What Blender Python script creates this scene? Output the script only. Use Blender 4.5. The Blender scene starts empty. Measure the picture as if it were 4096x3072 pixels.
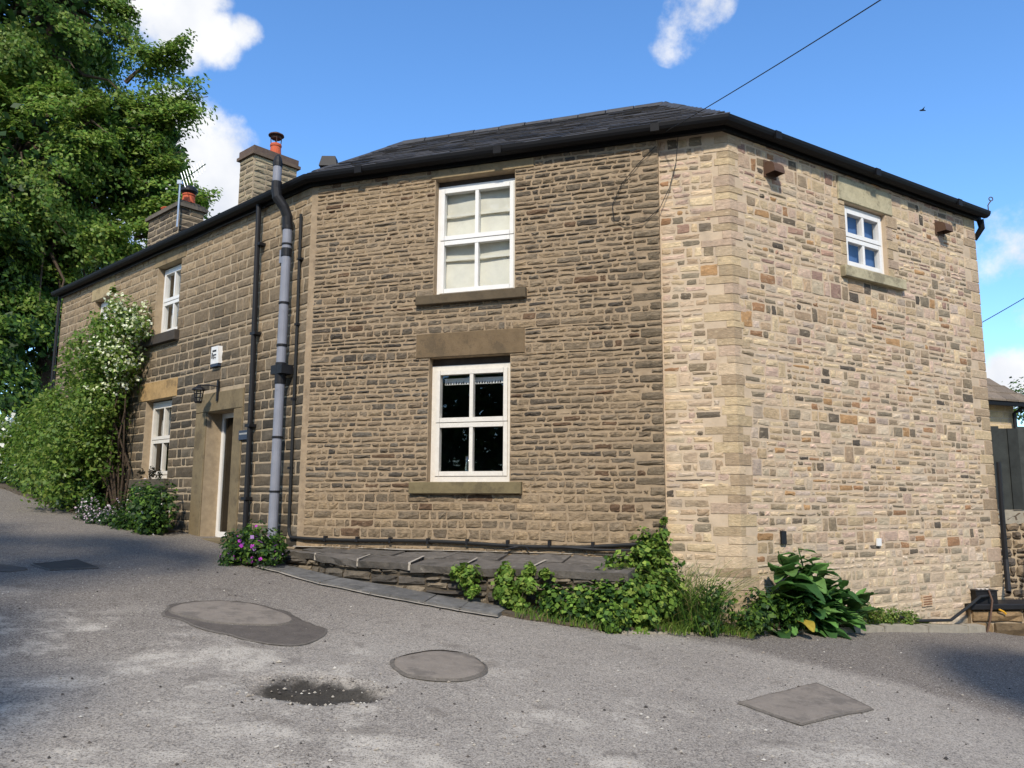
import bpy, math, random
import numpy as np
from mathutils import Matrix, Vector

rng = np.random.default_rng(7)
random.seed(7)
V = lambda *a: np.array(a, dtype=float)
R = math.radians
sc = bpy.context.scene
col = sc.collection

# ------------------------------------------------------------------ camera
PITCH, ROLL = math.atan(471 / 3188), 0.0066
CAM = V(0, 0, 1.6)
f_ = V(0, math.cos(PITCH), math.sin(PITCH)); r_ = V(1, 0, 0); u_ = np.cross(r_, f_)
r2 = math.cos(ROLL) * r_ + math.sin(ROLL) * u_; u2 = -math.sin(ROLL) * r_ + math.cos(ROLL) * u_
cd = bpy.data.cameras.new('camera'); cam = bpy.data.objects.new('camera', cd); col.objects.link(cam)
cam.matrix_world = Matrix(((r2[0], u2[0], -f_[0], CAM[0]), (r2[1], u2[1], -f_[1], CAM[1]), (r2[2], u2[2], -f_[2], CAM[2]), (0, 0, 0, 1)))
cd.sensor_width = 36; cd.lens = 36 * 3188 / 4096; cd.clip_start = 0.05; cd.clip_end = 3000
sc.camera = cam

# ------------------------------------------------------------------ light, sky, exposure
SUN_AZ, SUN_EL = R(-5), R(42)          # the sun stands behind the photographer, a little to the left
to_sun = V(math.sin(SUN_AZ) * math.cos(SUN_EL), -math.cos(SUN_AZ) * math.cos(SUN_EL), math.sin(SUN_EL))
sl = bpy.data.lights.new('sun', 'SUN'); sl.energy = 3.4; sl.angle = R(3.0); sl.color = (1, 0.92, 0.80)
so = bpy.data.objects.new('sun', sl); col.objects.link(so)
so.rotation_euler = Vector(to_sun).to_track_quat('Z', 'Y').to_euler(); so.location = (0, -20, 30)
sc.view_settings.view_transform = 'Standard'; sc.view_settings.look = 'None'; sc.view_settings.gamma = 1
sc.view_settings.exposure = 0.45; sc.view_settings.use_curve_mapping = False
sc.cycles.max_bounces = 6; sc.cycles.transparent_max_bounces = 12
sc.cycles.caustics_reflective = False; sc.cycles.caustics_refractive = False

w = bpy.data.worlds.new('World'); sc.world = w; w.use_nodes = True
nt = w.node_tree; nt.nodes.clear()
def N(tree, kind, **kw):
    n = tree.nodes.new(kind)
    for k, v in kw.items(): setattr(n, k, v)
    return n
def L(tree, a, b): tree.links.new(a, b)
sky = N(nt, 'ShaderNodeTexSky', sky_type='NISHITA', sun_disc=False, sun_elevation=SUN_EL, sun_rotation=math.pi + SUN_AZ * -1,
        air_density=1.0, dust_density=0.0, ozone_density=6.0)
hs = N(nt, 'ShaderNodeHueSaturation'); hs.inputs['Saturation'].default_value = 1.1; hs.inputs['Value'].default_value = 1.26
L(nt, sky.outputs[0], hs.inputs['Color'])
tc = N(nt, 'ShaderNodeTexCoord')
clouds = [((-.351, .784, .512), 3.6, 1), ((-.325, .802, .500), 2.4, 1), ((-.378, .763, .531), 4.2, 1), ((-.30, .808, .508), 1.5, .9), ((-.33, .775, .535), 2.5, 1),
          ((-.355, .855, .378), 4.2, 1.1), ((-.330, .877, .352), 3.4, 1.1), ((-.377, .843, .394), 3.6, 1.1), ((-.375, .868, .33), 5.0, 1.1), ((-.303, .893, .325), 2.4, .9),
          ((.203, .818, .539), 2.3, .44), ((.180, .836, .519), 1.8, .4), ((.215, .808, .55), 1.9, .42),
          ((.535, .80, .268), 2.8, .45), ((.515, .82, .25), 2.0, .4), ((.533, .836, .134), 2.6, 1.2), ((.58, .80, .14), 3.6, 1.2), ((.50, .853, .118), 2.6, 1.1), ((.545, .815, .195), 2.2, .4),
          ((-.78, .5, .36), 10, 1.1), ((-.6, -.6, .5), 15, 1.1), ((-.85, -.2, .62), 13, 1.1), ((.1, -.6, .78), 12, 1.1), ((.7, -.55, .45), 16, 1.1), ((.88, .2, .30), 9, 1.1), ((.45, -.85, .25), 13, 1.1), ((-.95, .1, .25), 11, 1.1), ((-.2, -.3, .93), 12, 1.1), ((.8, .05, .65), 11, 1.1), ((-.3, -.92, .22), 15, 1.1)]  # clouds out of view, enlarged to whiten the fill light
nz = N(nt, 'ShaderNodeTexNoise'); nz.inputs['Scale'].default_value = 14; nz.inputs['Detail'].default_value = 9; nz.inputs['Roughness'].default_value = .62
L(nt, tc.outputs['Generated'], nz.inputs['Vector'])
mx = None
for c, rad, st in clouds:
    c = V(*c); c /= np.linalg.norm(c)
    d = N(nt, 'ShaderNodeVectorMath', operation='DOT_PRODUCT'); L(nt, tc.outputs['Generated'], d.inputs[0]); d.inputs[1].default_value = c
    m = N(nt, 'ShaderNodeMapRange'); m.inputs[1].default_value = math.cos(R(rad)); m.inputs[2].default_value = 1; m.inputs[3].default_value = 0; m.inputs[4].default_value = st
    L(nt, d.outputs['Value'], m.inputs[0])
    if mx is None: mx = m.outputs[0]
    else:
        a = N(nt, 'ShaderNodeMath', operation='MAXIMUM'); L(nt, mx, a.inputs[0]); L(nt, m.outputs[0], a.inputs[1]); mx = a.outputs[0]
sub = N(nt, 'ShaderNodeMath', operation='MULTIPLY_ADD'); L(nt, nz.outputs[0], sub.inputs[0]); sub.inputs[1].default_value = 2.1; sub.inputs[2].default_value = -1.12
sm = N(nt, 'ShaderNodeMath', operation='ADD'); L(nt, mx, sm.inputs[0]); L(nt, sub.outputs[0], sm.inputs[1])
has = N(nt, 'ShaderNodeMapRange'); has.inputs[1].default_value = 0.0; has.inputs[2].default_value = .05; L(nt, mx, has.inputs[0])
cm = N(nt, 'ShaderNodeMapRange', interpolation_type='SMOOTHSTEP'); cm.inputs[1].default_value = .02; cm.inputs[2].default_value = .72; L(nt, sm.outputs[0], cm.inputs[0])
cmm = N(nt, 'ShaderNodeMath', operation='MULTIPLY'); L(nt, cm.outputs[0], cmm.inputs[0]); L(nt, has.outputs[0], cmm.inputs[1])
mixc = N(nt, 'ShaderNodeMixRGB'); L(nt, cmm.outputs[0], mixc.inputs[0]); L(nt, hs.outputs[0], mixc.inputs[1]); 
nz2 = N(nt, 'ShaderNodeTexNoise'); nz2.inputs['Scale'].default_value = 9; nz2.inputs['Detail'].default_value = 6; L(nt, tc.outputs['Generated'], nz2.inputs['Vector'])
cr = N(nt, 'ShaderNodeMapRange'); cr.inputs[1].default_value = .35; cr.inputs[2].default_value = .6; L(nt, nz2.outputs[0], cr.inputs[0])
ccol = N(nt, 'ShaderNodeMixRGB'); ccol.inputs[1].default_value = (3.5, 3.75, 4.3, 1); ccol.inputs[2].default_value = (4.9, 4.95, 5.05, 1); L(nt, cr.outputs[0], ccol.inputs[0]); L(nt, ccol.outputs[0], mixc.inputs[2])
bg = N(nt, 'ShaderNodeBackground'); bg.inputs[1].default_value = .15; L(nt, mixc.outputs[0], bg.inputs[0])
wo = N(nt, 'ShaderNodeOutputWorld'); L(nt, bg.outputs[0], wo.inputs[0])

# ------------------------------------------------------------------ materials
def lin(*c):
    return tuple((x / 255 / 12.92) if x / 255 <= .04045 else ((x / 255 + .055) / 1.055) ** 2.4 for x in c)
MATS = {}
def mat(name, color=None, rough=.85, attr=False, var=.25, scale=18., bump=.3, bscale=90., bdist=.006, metal=0., trans=0., spec=.3, spots=None, wavy=None, stretch=None):
    """procedural surface: base colour (or the piece's own colour attribute) varied by noise, with fine relief"""
    m = bpy.data.materials.new(name); m.use_nodes = True; t = m.node_tree; t.nodes.clear()
    out = N(t, 'ShaderNodeOutputMaterial'); p = N(t, 'ShaderNodeBsdfPrincipled')
    p.inputs['Roughness'].default_value = rough; p.inputs['Metallic'].default_value = metal; p.inputs['Specular IOR Level'].default_value = spec
    co = N(t, 'ShaderNodeTexCoord'); vec = N(t, 'ShaderNodeNewGeometry').outputs['Position']
    if stretch:
        mp0 = N(t, 'ShaderNodeMapping'); mp0.inputs['Scale'].default_value = stretch; L(t, vec, mp0.inputs[0]); svec = mp0.outputs[0]
    else: svec = vec
    if attr:
        a = N(t, 'ShaderNodeAttribute', attribute_name='Col'); base = a.outputs['Color']
    else:
        g = N(t, 'ShaderNodeRGB'); g.outputs[0].default_value = (*color, 1); base = g.outputs[0]
    if var:
        n = N(t, 'ShaderNodeTexNoise'); n.inputs['Scale'].default_value = scale; n.inputs['Detail'].default_value = 6; n.inputs['Roughness'].default_value = .65; L(t, svec, n.inputs['Vector'])
        mr = N(t, 'ShaderNodeMapRange'); mr.inputs[1].default_value = .28; mr.inputs[2].default_value = .72; mr.inputs[3].default_value = 1 - var; mr.inputs[4].default_value = 1 + var; L(t, n.outputs[0], mr.inputs[0])
        mu = N(t, 'ShaderNodeVectorMath', operation='SCALE'); L(t, base, mu.inputs[0]); L(t, mr.outputs[0], mu.inputs['Scale']); base = mu.outputs[0]
    if spots:                       # (colour, scale, threshold, amount): lichen, soot or grit marks
        for (sc_, ss, th, am) in spots:
            n = N(t, 'ShaderNodeTexNoise'); n.inputs['Scale'].default_value = ss; n.inputs['Detail'].default_value = 5; n.inputs['Roughness'].default_value = .7; L(t, svec, n.inputs['Vector'])
            mr = N(t, 'ShaderNodeMapRange'); mr.inputs[1].default_value = th; mr.inputs[2].default_value = th + .09; mr.inputs[3].default_value = 0; mr.inputs[4].default_value = am; L(t, n.outputs[0], mr.inputs[0])
            mi = N(t, 'ShaderNodeMixRGB'); L(t, mr.outputs[0], mi.inputs[0]); L(t, base, mi.inputs[1]); mi.inputs[2].default_value = (*sc_, 1); base = mi.outputs[0]
    L(t, base, p.inputs['Base Color'])
    if bump:
        n = N(t, 'ShaderNodeTexNoise'); n.inputs['Scale'].default_value = bscale; n.inputs['Detail'].default_value = 7; n.inputs['Roughness'].default_value = .7
        if wavy:
            mp = N(t, 'ShaderNodeMapping'); mp.inputs['Scale'].default_value = wavy; L(t, vec, mp.inputs[0]); L(t, mp.outputs[0], n.inputs['Vector'])
        else: L(t, vec, n.inputs['Vector'])
        b = N(t, 'ShaderNodeBump'); b.inputs['Strength'].default_value = bump; b.inputs['Distance'].default_value = bdist; L(t, n.outputs[0], b.inputs['Height']); L(t, b.outputs[0], p.inputs['Normal'])
    s = p.outputs[0]
    if trans:
        tr = N(t, 'ShaderNodeBsdfTranslucent'); L(t, base, tr.inputs[0]); ms = N(t, 'ShaderNodeMixShader'); ms.inputs[0].default_value = trans; L(t, s, ms.inputs[1]); L(t, tr.outputs[0], ms.inputs[2]); s = ms.outputs[0]
    L(t, s, out.inputs[0]); MATS[name] = m; return m

SOOT = lin(44, 40, 34)
mat('old_stone', attr=True, rough=.92, var=.38, scale=20, bump=.9, bscale=36, bdist=.014, spots=[(SOOT, 13, .55, .55), (lin(156, 138, 112), 15, .56, .5), (lin(122, 96, 70), 9, .62, .4)], wavy=(1, 1, 2.6), stretch=(1, 1, 2.6))
mat('new_stone', attr=True, rough=.9, var=.24, scale=18, bump=.9, bscale=34, bdist=.013, spots=[(lin(104, 88, 70), 12, .59, .42), (lin(214, 196, 164), 14, .57, .4), (lin(60, 54, 48), 22, .66, .4)], wavy=(1, 1, 2.2), stretch=(1, 1, 2.2))
mat('cottage_stone', attr=True, rough=.92, var=.28, scale=20, bump=.7, bscale=50, bdist=.01, spots=[(SOOT, 16, .6, .45)])
mat('old_mortar', lin(156, 136, 110), rough=.95, var=.22, scale=9, bump=.8, bscale=120, bdist=.008, spots=[(lin(112, 96, 76), 5, .56, .5)])
mat('new_mortar', lin(190, 170, 144), rough=.95, var=.12, scale=7, bump=.6, bscale=140, bdist=.006)
mat('cottage_mortar', lin(166, 148, 122), rough=.95, var=.2, scale=9, bump=.7, bscale=120, bdist=.006)
mat('sandstone_dressing', attr=True, rough=.92, var=.24, scale=9, bump=.6, bscale=60, bdist=.006, spots=[(lin(66, 58, 46), 4.5, .52, .5), (lin(58, 52, 44), 26, .6, .4)])
mat('slate', attr=True, rough=.62, var=.25, scale=14, bump=.4, bscale=60, bdist=.004, spec=.4)
mat('black_gutter', lin(16, 16, 18), rough=.6, var=.15, scale=6, bump=.08, bscale=40, spec=.2)
mat('black_plastic', lin(28, 28, 30), rough=.55, var=.2, scale=9, bump=.1, bscale=60)
mat('cable_black', lin(34, 34, 33), rough=.6, var=.2, scale=20, bump=.1, bscale=60)
mat('grey_pipe', lin(132, 134, 142), rough=.5, var=.12, scale=5, bump=.05, bscale=60, spots=[(lin(98, 98, 98), 7, .62, .5)])
mat('white_upvc', lin(226, 224, 218), rough=.45, var=.05, scale=9, bump=.03, bscale=60, spec=.45)
mat('old_white_paint', lin(214, 208, 196), rough=.6, var=.08, scale=18, bump=.1, bscale=60)
mat('dark_brown', lin(70, 60, 50), rough=.8, var=.25, scale=12, bump=.3, bscale=60)
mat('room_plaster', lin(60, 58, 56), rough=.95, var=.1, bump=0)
mat('blind_cloth', lin(226, 220, 204), rough=.95, var=.08, scale=6, bump=.1, bscale=150)
mat('sky_reflection_blue', lin(74, 104, 150), rough=.9, var=.1, scale=8, bump=.1, bscale=150)
mat('curtain_cloth', lin(168, 164, 158), rough=.95, var=.12, scale=7, bump=.1, bscale=150)
mat('terracotta', lin(188, 92, 62), rough=.85, var=.15, scale=9, bump=.2, bscale=80)
mat('rust_brown', lin(92, 70, 56), rough=.7, var=.15, scale=9, bump=.1, bscale=60)
mat('rusty_metal', lin(78, 52, 42), rough=.65, var=.25, scale=15, bump=.15, bscale=60, metal=.3)
mat('aluminium', lin(176, 178, 180), rough=.35, var=.1, scale=9, bump=0, metal=.9)
mat('aerial_green', lin(96, 120, 96), rough=.5, var=.1, bump=0, metal=.4)
mat('bark', lin(74, 62, 50), rough=.95, var=.3, scale=9, bump=.8, bscale=22, bdist=.03)
mat('leaf', attr=True, rough=.5, var=.12, scale=5, bump=0, trans=.48, spec=.35)
mat('broad_leaf', attr=True, rough=.62, var=.22, scale=16, bump=.4, bscale=45, trans=.32, spec=.22)
mat('petal', attr=True, rough=.7, var=.05, bump=0, trans=.3)
mat('soil', lin(92, 82, 68), rough=1, var=.35, scale=14, bump=.9, bscale=60, bdist=.02, spots=[(lin(118, 106, 90), 45, .6, .6)])
mat('grassy_ground', lin(70, 84, 40), rough=1, var=.35, scale=3, bump=.6, bscale=20, bdist=.03)
mat('flag', attr=True, rough=.88, var=.32, scale=9, bump=.9, bscale=30, bdist=.014, spots=[(lin(60, 58, 52), 7, .54, .5), (lin(160, 152, 138), 9, .62, .6)])
mat('pointing', lin(164, 155, 141), rough=.95, var=.15, scale=20, bump=.5, bscale=120)
mat('kerb_stone', lin(150, 142, 126), rough=.9, var=.2, scale=10, bump=.5, bscale=80, spots=[(lin(96, 92, 82), 8, .56, .5)])
mat('terrace_stone', attr=True, rough=.92, var=.3, scale=20, bump=.9, bscale=50, bdist=.014, spots=[(lin(40, 38, 34), 16, .58, .5), (lin(150, 146, 132), 34, .69, .5)])
mat('stained_board', attr=True, rough=.85, var=.3, scale=8, bump=.5, bscale=14, bdist=.006, wavy=(6, 6, .5), spots=[(lin(96, 98, 94), 20, .66, .35)])
mat('brick_dark', attr=True, rough=.92, var=.25, scale=22, bump=.7, bscale=60, spots=[(SOOT, 10, .58, .5)])
mat('pebble', attr=True, rough=.8, var=.15, scale=40, bump=0)
mat('navy_slate', lin(52, 62, 78), rough=.5, var=.1, bump=.05)
mat('pale_lettering', lin(190, 190, 184), rough=.7, var=0, bump=0)
mat('black_print', lin(30, 32, 38), rough=.7, var=0, bump=0)
mat('white_stick', lin(214, 204, 192), rough=.7, var=.1, bump=0)
mat('yellow_tape', lin(214, 160, 40), rough=.6, var=.05, bump=0)

def glass_mat(name, tint=(.93, .95, .95), ior=.085):
    m = bpy.data.materials.new(name); m.use_nodes = True; t = m.node_tree; t.nodes.clear()
    out = N(t, 'ShaderNodeOutputMaterial'); tr = N(t, 'ShaderNodeBsdfTransparent'); tr.inputs[0].default_value = (*tint, 1)
    gl = N(t, 'ShaderNodeBsdfGlossy'); gl.inputs['Roughness'].default_value = .015
    n = N(t, 'ShaderNodeTexNoise'); n.inputs['Scale'].default_value = 3; b = N(t, 'ShaderNodeBump'); b.inputs['Strength'].default_value = .05; b.inputs['Distance'].default_value = .02
    L(t, N(t, 'ShaderNodeNewGeometry').outputs['Position'], n.inputs['Vector']); L(t, n.outputs[0], b.inputs['Height']); L(t, b.outputs[0], gl.inputs['Normal'])
    lw = N(t, 'ShaderNodeLayerWeight'); lw.inputs[0].default_value = .5
    pw = N(t, 'ShaderNodeMath', operation='POWER'); L(t, lw.outputs['Facing'], pw.inputs[0]); pw.inputs[1].default_value = 4.5
    fr = N(t, 'ShaderNodeMapRange'); fr.inputs[3].default_value = ior; fr.inputs[4].default_value = 1.0; L(t, pw.outputs[0], fr.inputs[0])
    ms = N(t, 'ShaderNodeMixShader'); L(t, fr.outputs[0], ms.inputs[0]); L(t, tr.outputs[0], ms.inputs[1]); L(t, gl.outputs[0], ms.inputs[2]); L(t, ms.outputs[0], out.inputs[0]); MATS[name] = m
glass_mat('window_glass'); glass_mat('drinking_glass', (.9, .93, .93), .2)

# ------------------------------------------------------------------ geometry helpers
class MB:
    def __init__(s): s.v = []; s.f = []; s.c = []; s.n = 0; s.big = []
    def add(s, verts, faces, color=None):
        verts = np.asarray(verts, float).reshape(-1, 3); o = s.n
        s.v.append(verts); s.n += len(verts); s.f += [tuple(i + o for i in q) for q in faces]
        c = np.asarray((1, 1, 1) if color is None else color, float)
        s.c.append(np.broadcast_to(c, (len(verts), 3)) if c.ndim == 1 else c)
    def quads(s, verts, color):                 # (n,4,3) loose quads
        k = len(verts); o = s.n; s.v.append(verts.reshape(-1, 3)); s.n += 4 * k
        s.big.append(np.arange(o, o + 4 * k).reshape(k, 4)); s.c.append(np.repeat(color, 4, axis=0))
    def box(s, a, b, color=None):
        x0, y0, z0 = a; x1, y1, z1 = b
        s.add([(x0, y0, z0), (x1, y0, z0), (x1, y1, z0), (x0, y1, z0), (x0, y0, z1), (x1, y0, z1), (x1, y1, z1), (x0, y1, z1)], BOXF, color)
    def pbox(s, fn, u0, u1, z0, z1, d0, d1, color=None):
        s.add([fn(u0, z0, d0), fn(u1, z0, d0), fn(u1, z0, d1), fn(u0, z0, d1), fn(u0, z1, d0), fn(u1, z1, d0), fn(u1, z1, d1), fn(u0, z1, d1)], BOXF[::-1], color)
    def tube(s, pts, rad, k=8, color=None, cap=True):
        pts = [np.asarray(p, float) for p in pts]; m = len(pts); rad = [rad] * m if np.isscalar(rad) else rad
        V_ = []; up = V(0, 0, 1); prev = None
        for i, p in enumerate(pts):
            t = pts[min(i + 1, m - 1)] - pts[max(i - 1, 0)]; t = t / (np.linalg.norm(t) + 1e-9)
            a = np.cross(t, up if abs(t[2]) < .93 else V(0, 1, 0)) if prev is None else prev - t * (prev @ t)
            a /= np.linalg.norm(a) + 1e-9; b = np.cross(t, a); prev = a
            for j in range(k):
                th = 2 * math.pi * j / k; V_.append(p + rad[i] * (a * math.cos(th) + b * math.sin(th)))
        F_ = [(i * k + j, i * k + (j + 1) % k, (i + 1) * k + (j + 1) % k, (i + 1) * k + j) for i in range(m - 1) for j in range(k)]
        if cap: F_ += [tuple(range(k))[::-1], tuple((m - 1) * k + j for j in range(k))]
        s.add(V_, F_, color)
    def lathe(s, base, prof, k=16, color=None, axis=None):
        V_ = [np.asarray(base) + V(r * math.cos(2 * math.pi * j / k), r * math.sin(2 * math.pi * j / k), z) for r, z in prof for j in range(k)]
        m = len(prof); F_ = [(i * k + j, i * k + (j + 1) % k, (i + 1) * k + (j + 1) % k, (i + 1) * k + j) for i in range(m - 1) for j in range(k)]
        F_ += [tuple(range(k))[::-1], tuple((m - 1) * k + j for j in range(k))]; s.add(V_, F_, color)
BOXF = [(0, 3, 2, 1), (4, 5, 6, 7), (0, 1, 5, 4), (1, 2, 6, 5), (2, 3, 7, 6), (3, 0, 4, 7)]
ORG = {}
def link(o, parent, org):
    col.objects.link(o); ORG[o.name] = np.asarray(org, float)
    if parent is not None: o.parent = parent; o.location = ORG[o.name] - ORG[parent.name]
    else: o.location = ORG[o.name]
def make(name, mb, m, parent=None, org=None, smooth=False):
    """link the collected geometry as ONE mesh object"""
    v = np.concatenate(mb.v); c = np.concatenate(mb.c)
    if org is None: org = V((v[:, 0].min() + v[:, 0].max()) / 2, (v[:, 1].min() + v[:, 1].max()) / 2, v[:, 2].min())
    me = bpy.data.meshes.new(name)
    if mb.big and not mb.f:
        q = np.concatenate(mb.big); me.vertices.add(len(v)); me.vertices.foreach_set('co', (v - org).astype(np.float32).ravel())
        me.loops.add(q.size); me.loops.foreach_set('vertex_index', q.astype(np.int32).ravel())
        me.polygons.add(len(q)); me.polygons.foreach_set('loop_start', (np.arange(len(q)) * 4).astype(np.int32)); me.update(calc_edges=True)
    else:
        fs = list(mb.f)
        for q in mb.big: fs += [tuple(int(i) for i in r) for r in q]
        me.from_pydata((v - org).tolist(), [], fs); me.update()
    a = me.color_attributes.new('Col', 'FLOAT_COLOR', 'POINT'); a.data.foreach_set('color', np.concatenate([c, np.ones((len(c), 1))], 1).astype(np.float32).ravel())
    if smooth: me.polygons.foreach_set('use_smooth', np.ones(len(me.polygons), dtype=bool))
    me.materials.append(MATS[m]); o = bpy.data.objects.new(name, me); link(o, parent, org); return o
def thing(name, org, label, cat, group=None):
    o = bpy.data.objects.new(name, None); o.empty_display_size = .2; link(o, None, org); return tag(o, label, cat, group)
def tag(o, label=None, cat=None, group=None, kind=None):
    if label: o['label'] = label
    if cat: o['category'] = cat
    if group: o['group'] = group
    if kind: o['kind'] = kind
    return o
def stuff(o): o['kind'] = 'stuff'; return o

# smooth value noise for layout
_perm = rng.random((256, 256))
def vnoise(x, y):
    x = np.asarray(x, float); y = np.asarray(y, float); xi = np.floor(x).astype(int); yi = np.floor(y).astype(int); fx = x - xi; fy = y - yi
    fx = fx * fx * (3 - 2 * fx); fy = fy * fy * (3 - 2 * fy); g = lambda a, b: _perm[a % 256, b % 256]
    return (g(xi, yi) * (1 - fx) + g(xi + 1, yi) * fx) * (1 - fy) + (g(xi, yi + 1) * (1 - fx) + g(xi + 1, yi + 1) * fx) * fy

# ------------------------------------------------------------------ the site: wall lines and the sloping lane
PC = V(2.444, 8.6, 0); UF = V(.94721, -.32061, 0); NF = V(-.32061, -.94721, 0)       # corner; front wall
UR = V(.84619, .53288, 0); NR = V(.53288, -.84619, 0)                                # side wall
PB = V(-2.698, 10.267, 0); UW = V(.74314, -.66913, 0); NW = V(-.66913, -.74314, 0)   # bend; cottage wall
Z = V(0, 0, 1)
PF = lambda u, z, d: PC + UF * u + NF * d + Z * z
PR = lambda u, z, d: PC + UR * u + NR * d + Z * z
PW = lambda u, z, d: PB + UW * u + NW * d + Z * z
def road_z(x, y):
    x = np.asarray(x, float); y = np.asarray(y, float)
    z = np.where(x > 0, -.085, -.075) * x + .06 * y - .05 * np.clip(x - 3.2, 0, 3.6)
    z = np.where(z > 2.2, 2.2 + 1.8 * np.tanh((z - 2.2) / 1.8), z); z = np.where(z < -1, -1 + 1.5 * np.tanh((z + 1) / 1.5), z)
    return z + .018 * (vnoise(x * .7 + 9, y * .7 + 3) - .5) + .008 * (vnoise(x * 2.3, y * 2.3) - .5)

def grid_mesh(name, xs, ys, zf, m, kind='structure'):
    X, Y = np.meshgrid(xs, ys); Zg = zf(X, Y); v = np.stack([X, Y, Zg], -1).reshape(-1, 3); nx, ny = len(xs), len(ys)
    i = (np.arange(ny - 1)[:, None] * nx + np.arange(nx - 1)[None]).ravel(); q = np.stack([i, i + 1, i + 1 + nx, i + nx], 1)
    mb = MB(); mb.v.append(v); mb.n = len(v); mb.c.append(np.ones((len(v), 3))); mb.big.append(q)
    o = make(name, mb, m, org=V(0, 0, 0), smooth=True); o['kind'] = kind; return o

def road_material():
    m = bpy.data.materials.new('worn_tarmac'); m.use_nodes = True; t = m.node_tree; t.nodes.clear()
    out = N(t, 'ShaderNodeOutputMaterial'); p = N(t, 'ShaderNodeBsdfPrincipled'); p.inputs['Roughness'].default_value = .93; p.inputs['Specular IOR Level'].default_value = .2
    pos = N(t, 'ShaderNodeNewGeometry').outputs['Position']
    def noise(s, d=6, r=.6):
        n = N(t, 'ShaderNodeTexNoise'); n.inputs['Scale'].default_value = s; n.inputs['Detail'].default_value = d; n.inputs['Roughness'].default_value = r; L(t, pos, n.inputs['Vector']); return n.outputs[0]
    def rng_(v, a, b, c=0., d=1.):
        q = N(t, 'ShaderNodeMapRange', interpolation_type='SMOOTHSTEP'); q.inputs[1].default_value = a; q.inputs[2].default_value = b; q.inputs[3].default_value = c; q.inputs[4].default_value = d; L(t, v, q.inputs[0]); return q.outputs[0]
    def mix(f, a, b):
        q = N(t, 'ShaderNodeMixRGB')
        for s, x in ((0, f), (1, a), (2, b)):
            if isinstance(x, tuple): q.inputs[s].default_value = (*x, 1)
            elif isinstance(x, float): q.inputs[s].default_value = x
            else: L(t, x, q.inputs[s])
        return q.outputs[0]
    def math_(op, a, b):
        q = N(t, 'ShaderNodeMath', operation=op)
        for s, x in ((0, a), (1, b)):
            if isinstance(x, float): q.inputs[s].default_value = x
            else: L(t, x, q.inputs[s])
        return q.outputs[0]
    def plane(nx, ny, c):           # signed distance to a line on the ground, with a ragged edge
        d = N(t, 'ShaderNodeVectorMath', operation='DOT_PRODUCT'); L(t, pos, d.inputs[0]); d.inputs[1].default_value = (nx, ny, 0)
        return math_('ADD', math_('ADD', d.outputs['Value'], float(-c)), math_('MULTIPLY', math_('SUBTRACT', noise(1.3), .5), .9))
    base = mix(rng_(noise(.55, 5), .35, .65), lin(142, 134, 124), lin(158, 150, 139))
    # smoother, darker tarmac along the side wall (right) and up the lane (left), where the colour also carries tree shade; coarse bleached chippings between
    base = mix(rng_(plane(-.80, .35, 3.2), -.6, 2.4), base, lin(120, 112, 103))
    base = mix(rng_(plane(.62, .78, 7.1), -.1, .35), base, lin(112, 104, 96))
    worn = math_('MULTIPLY', rng_(noise(1.6, 6, .7), .47, .66), rng_(plane(-.25, -1, -6.1), -.7, .9))
    base = mix(math_('MULTIPLY', worn, .8), base, lin(204, 195, 180))
    g = noise(75, 3, .85); g2 = noise(24, 5, .8)
    base = mix(math_('MULTIPLY', rng_(g, .51, .63), .62), base, lin(192, 184, 170))
    base = mix(math_('MULTIPLY', rng_(g, .49, .37), .72), base, lin(46, 44, 42))
    base = mix(math_('MULTIPLY', rng_(g2, .53, .66), .5), base, lin(64, 60, 56))
    base = mix(math_('MULTIPLY', rng_(g2, .46, .34), .42), base, lin(172, 164, 150))
    base = mix(math_('MULTIPLY', rng_(noise(3.1, 5, .6), .58, .7), .35), base, lin(84, 76, 68))
    # dark hole: colour darkens towards its middle
    d = N(t, 'ShaderNodeVectorMath', operation='DISTANCE'); sc2 = N(t, 'ShaderNodeVectorMath', operation='MULTIPLY'); L(t, pos, sc2.inputs[0]); sc2.inputs[1].default_value = (1, 1.5, 0); L(t, sc2.outputs[0], d.inputs[0]); d.inputs[1].default_value = (-1.22, 5.30 * 1.5, 0)
    dd = math_('ADD', d.outputs['Value'], math_('MULTIPLY', math_('SUBTRACT', noise(7, 5, .7), .5), .35))
    base = mix(math_('MULTIPLY', rng_(dd, .50, .26), .92), base, lin(44, 41, 36))
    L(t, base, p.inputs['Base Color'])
    b = N(t, 'ShaderNodeBump'); b.inputs['Strength'].default_value = .8; b.inputs['Distance'].default_value = .008
    L(t, math_('ADD', g, math_('MULTIPLY', g2, 1.4)), b.inputs['Height']); L(t, b.outputs[0], p.inputs['Normal'])
    L(t, p.outputs[0], out.inputs[0]); MATS['worn_tarmac'] = m
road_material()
mat('patch_tarmac', lin(128, 119, 108), rough=.9, var=.16, scale=9, bump=.6, bscale=150, bdist=.004, spots=[(lin(84, 79, 73), 3.2, .5, .5), (lin(172, 164, 152), 62, .6, .55), (lin(56, 53, 50), 58, .6, .55)])
mat('dark_tarmac', lin(92, 85, 78), rough=.92, var=.2, scale=9, bump=.8, bscale=110, bdist=.006, spots=[(lin(146, 138, 128), 62, .6, .6), (lin(40, 38, 37), 58, .57, .6)])
mat('tar', lin(98, 92, 84), rough=.9, var=.3, scale=30, bump=.6, bscale=90, spots=[(lin(150, 142, 130), 50, .58, .6)])
mat('iron_cover', lin(76, 72, 68), rough=.7, var=.2, scale=14, bump=.5, bscale=60, metal=.2)

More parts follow.
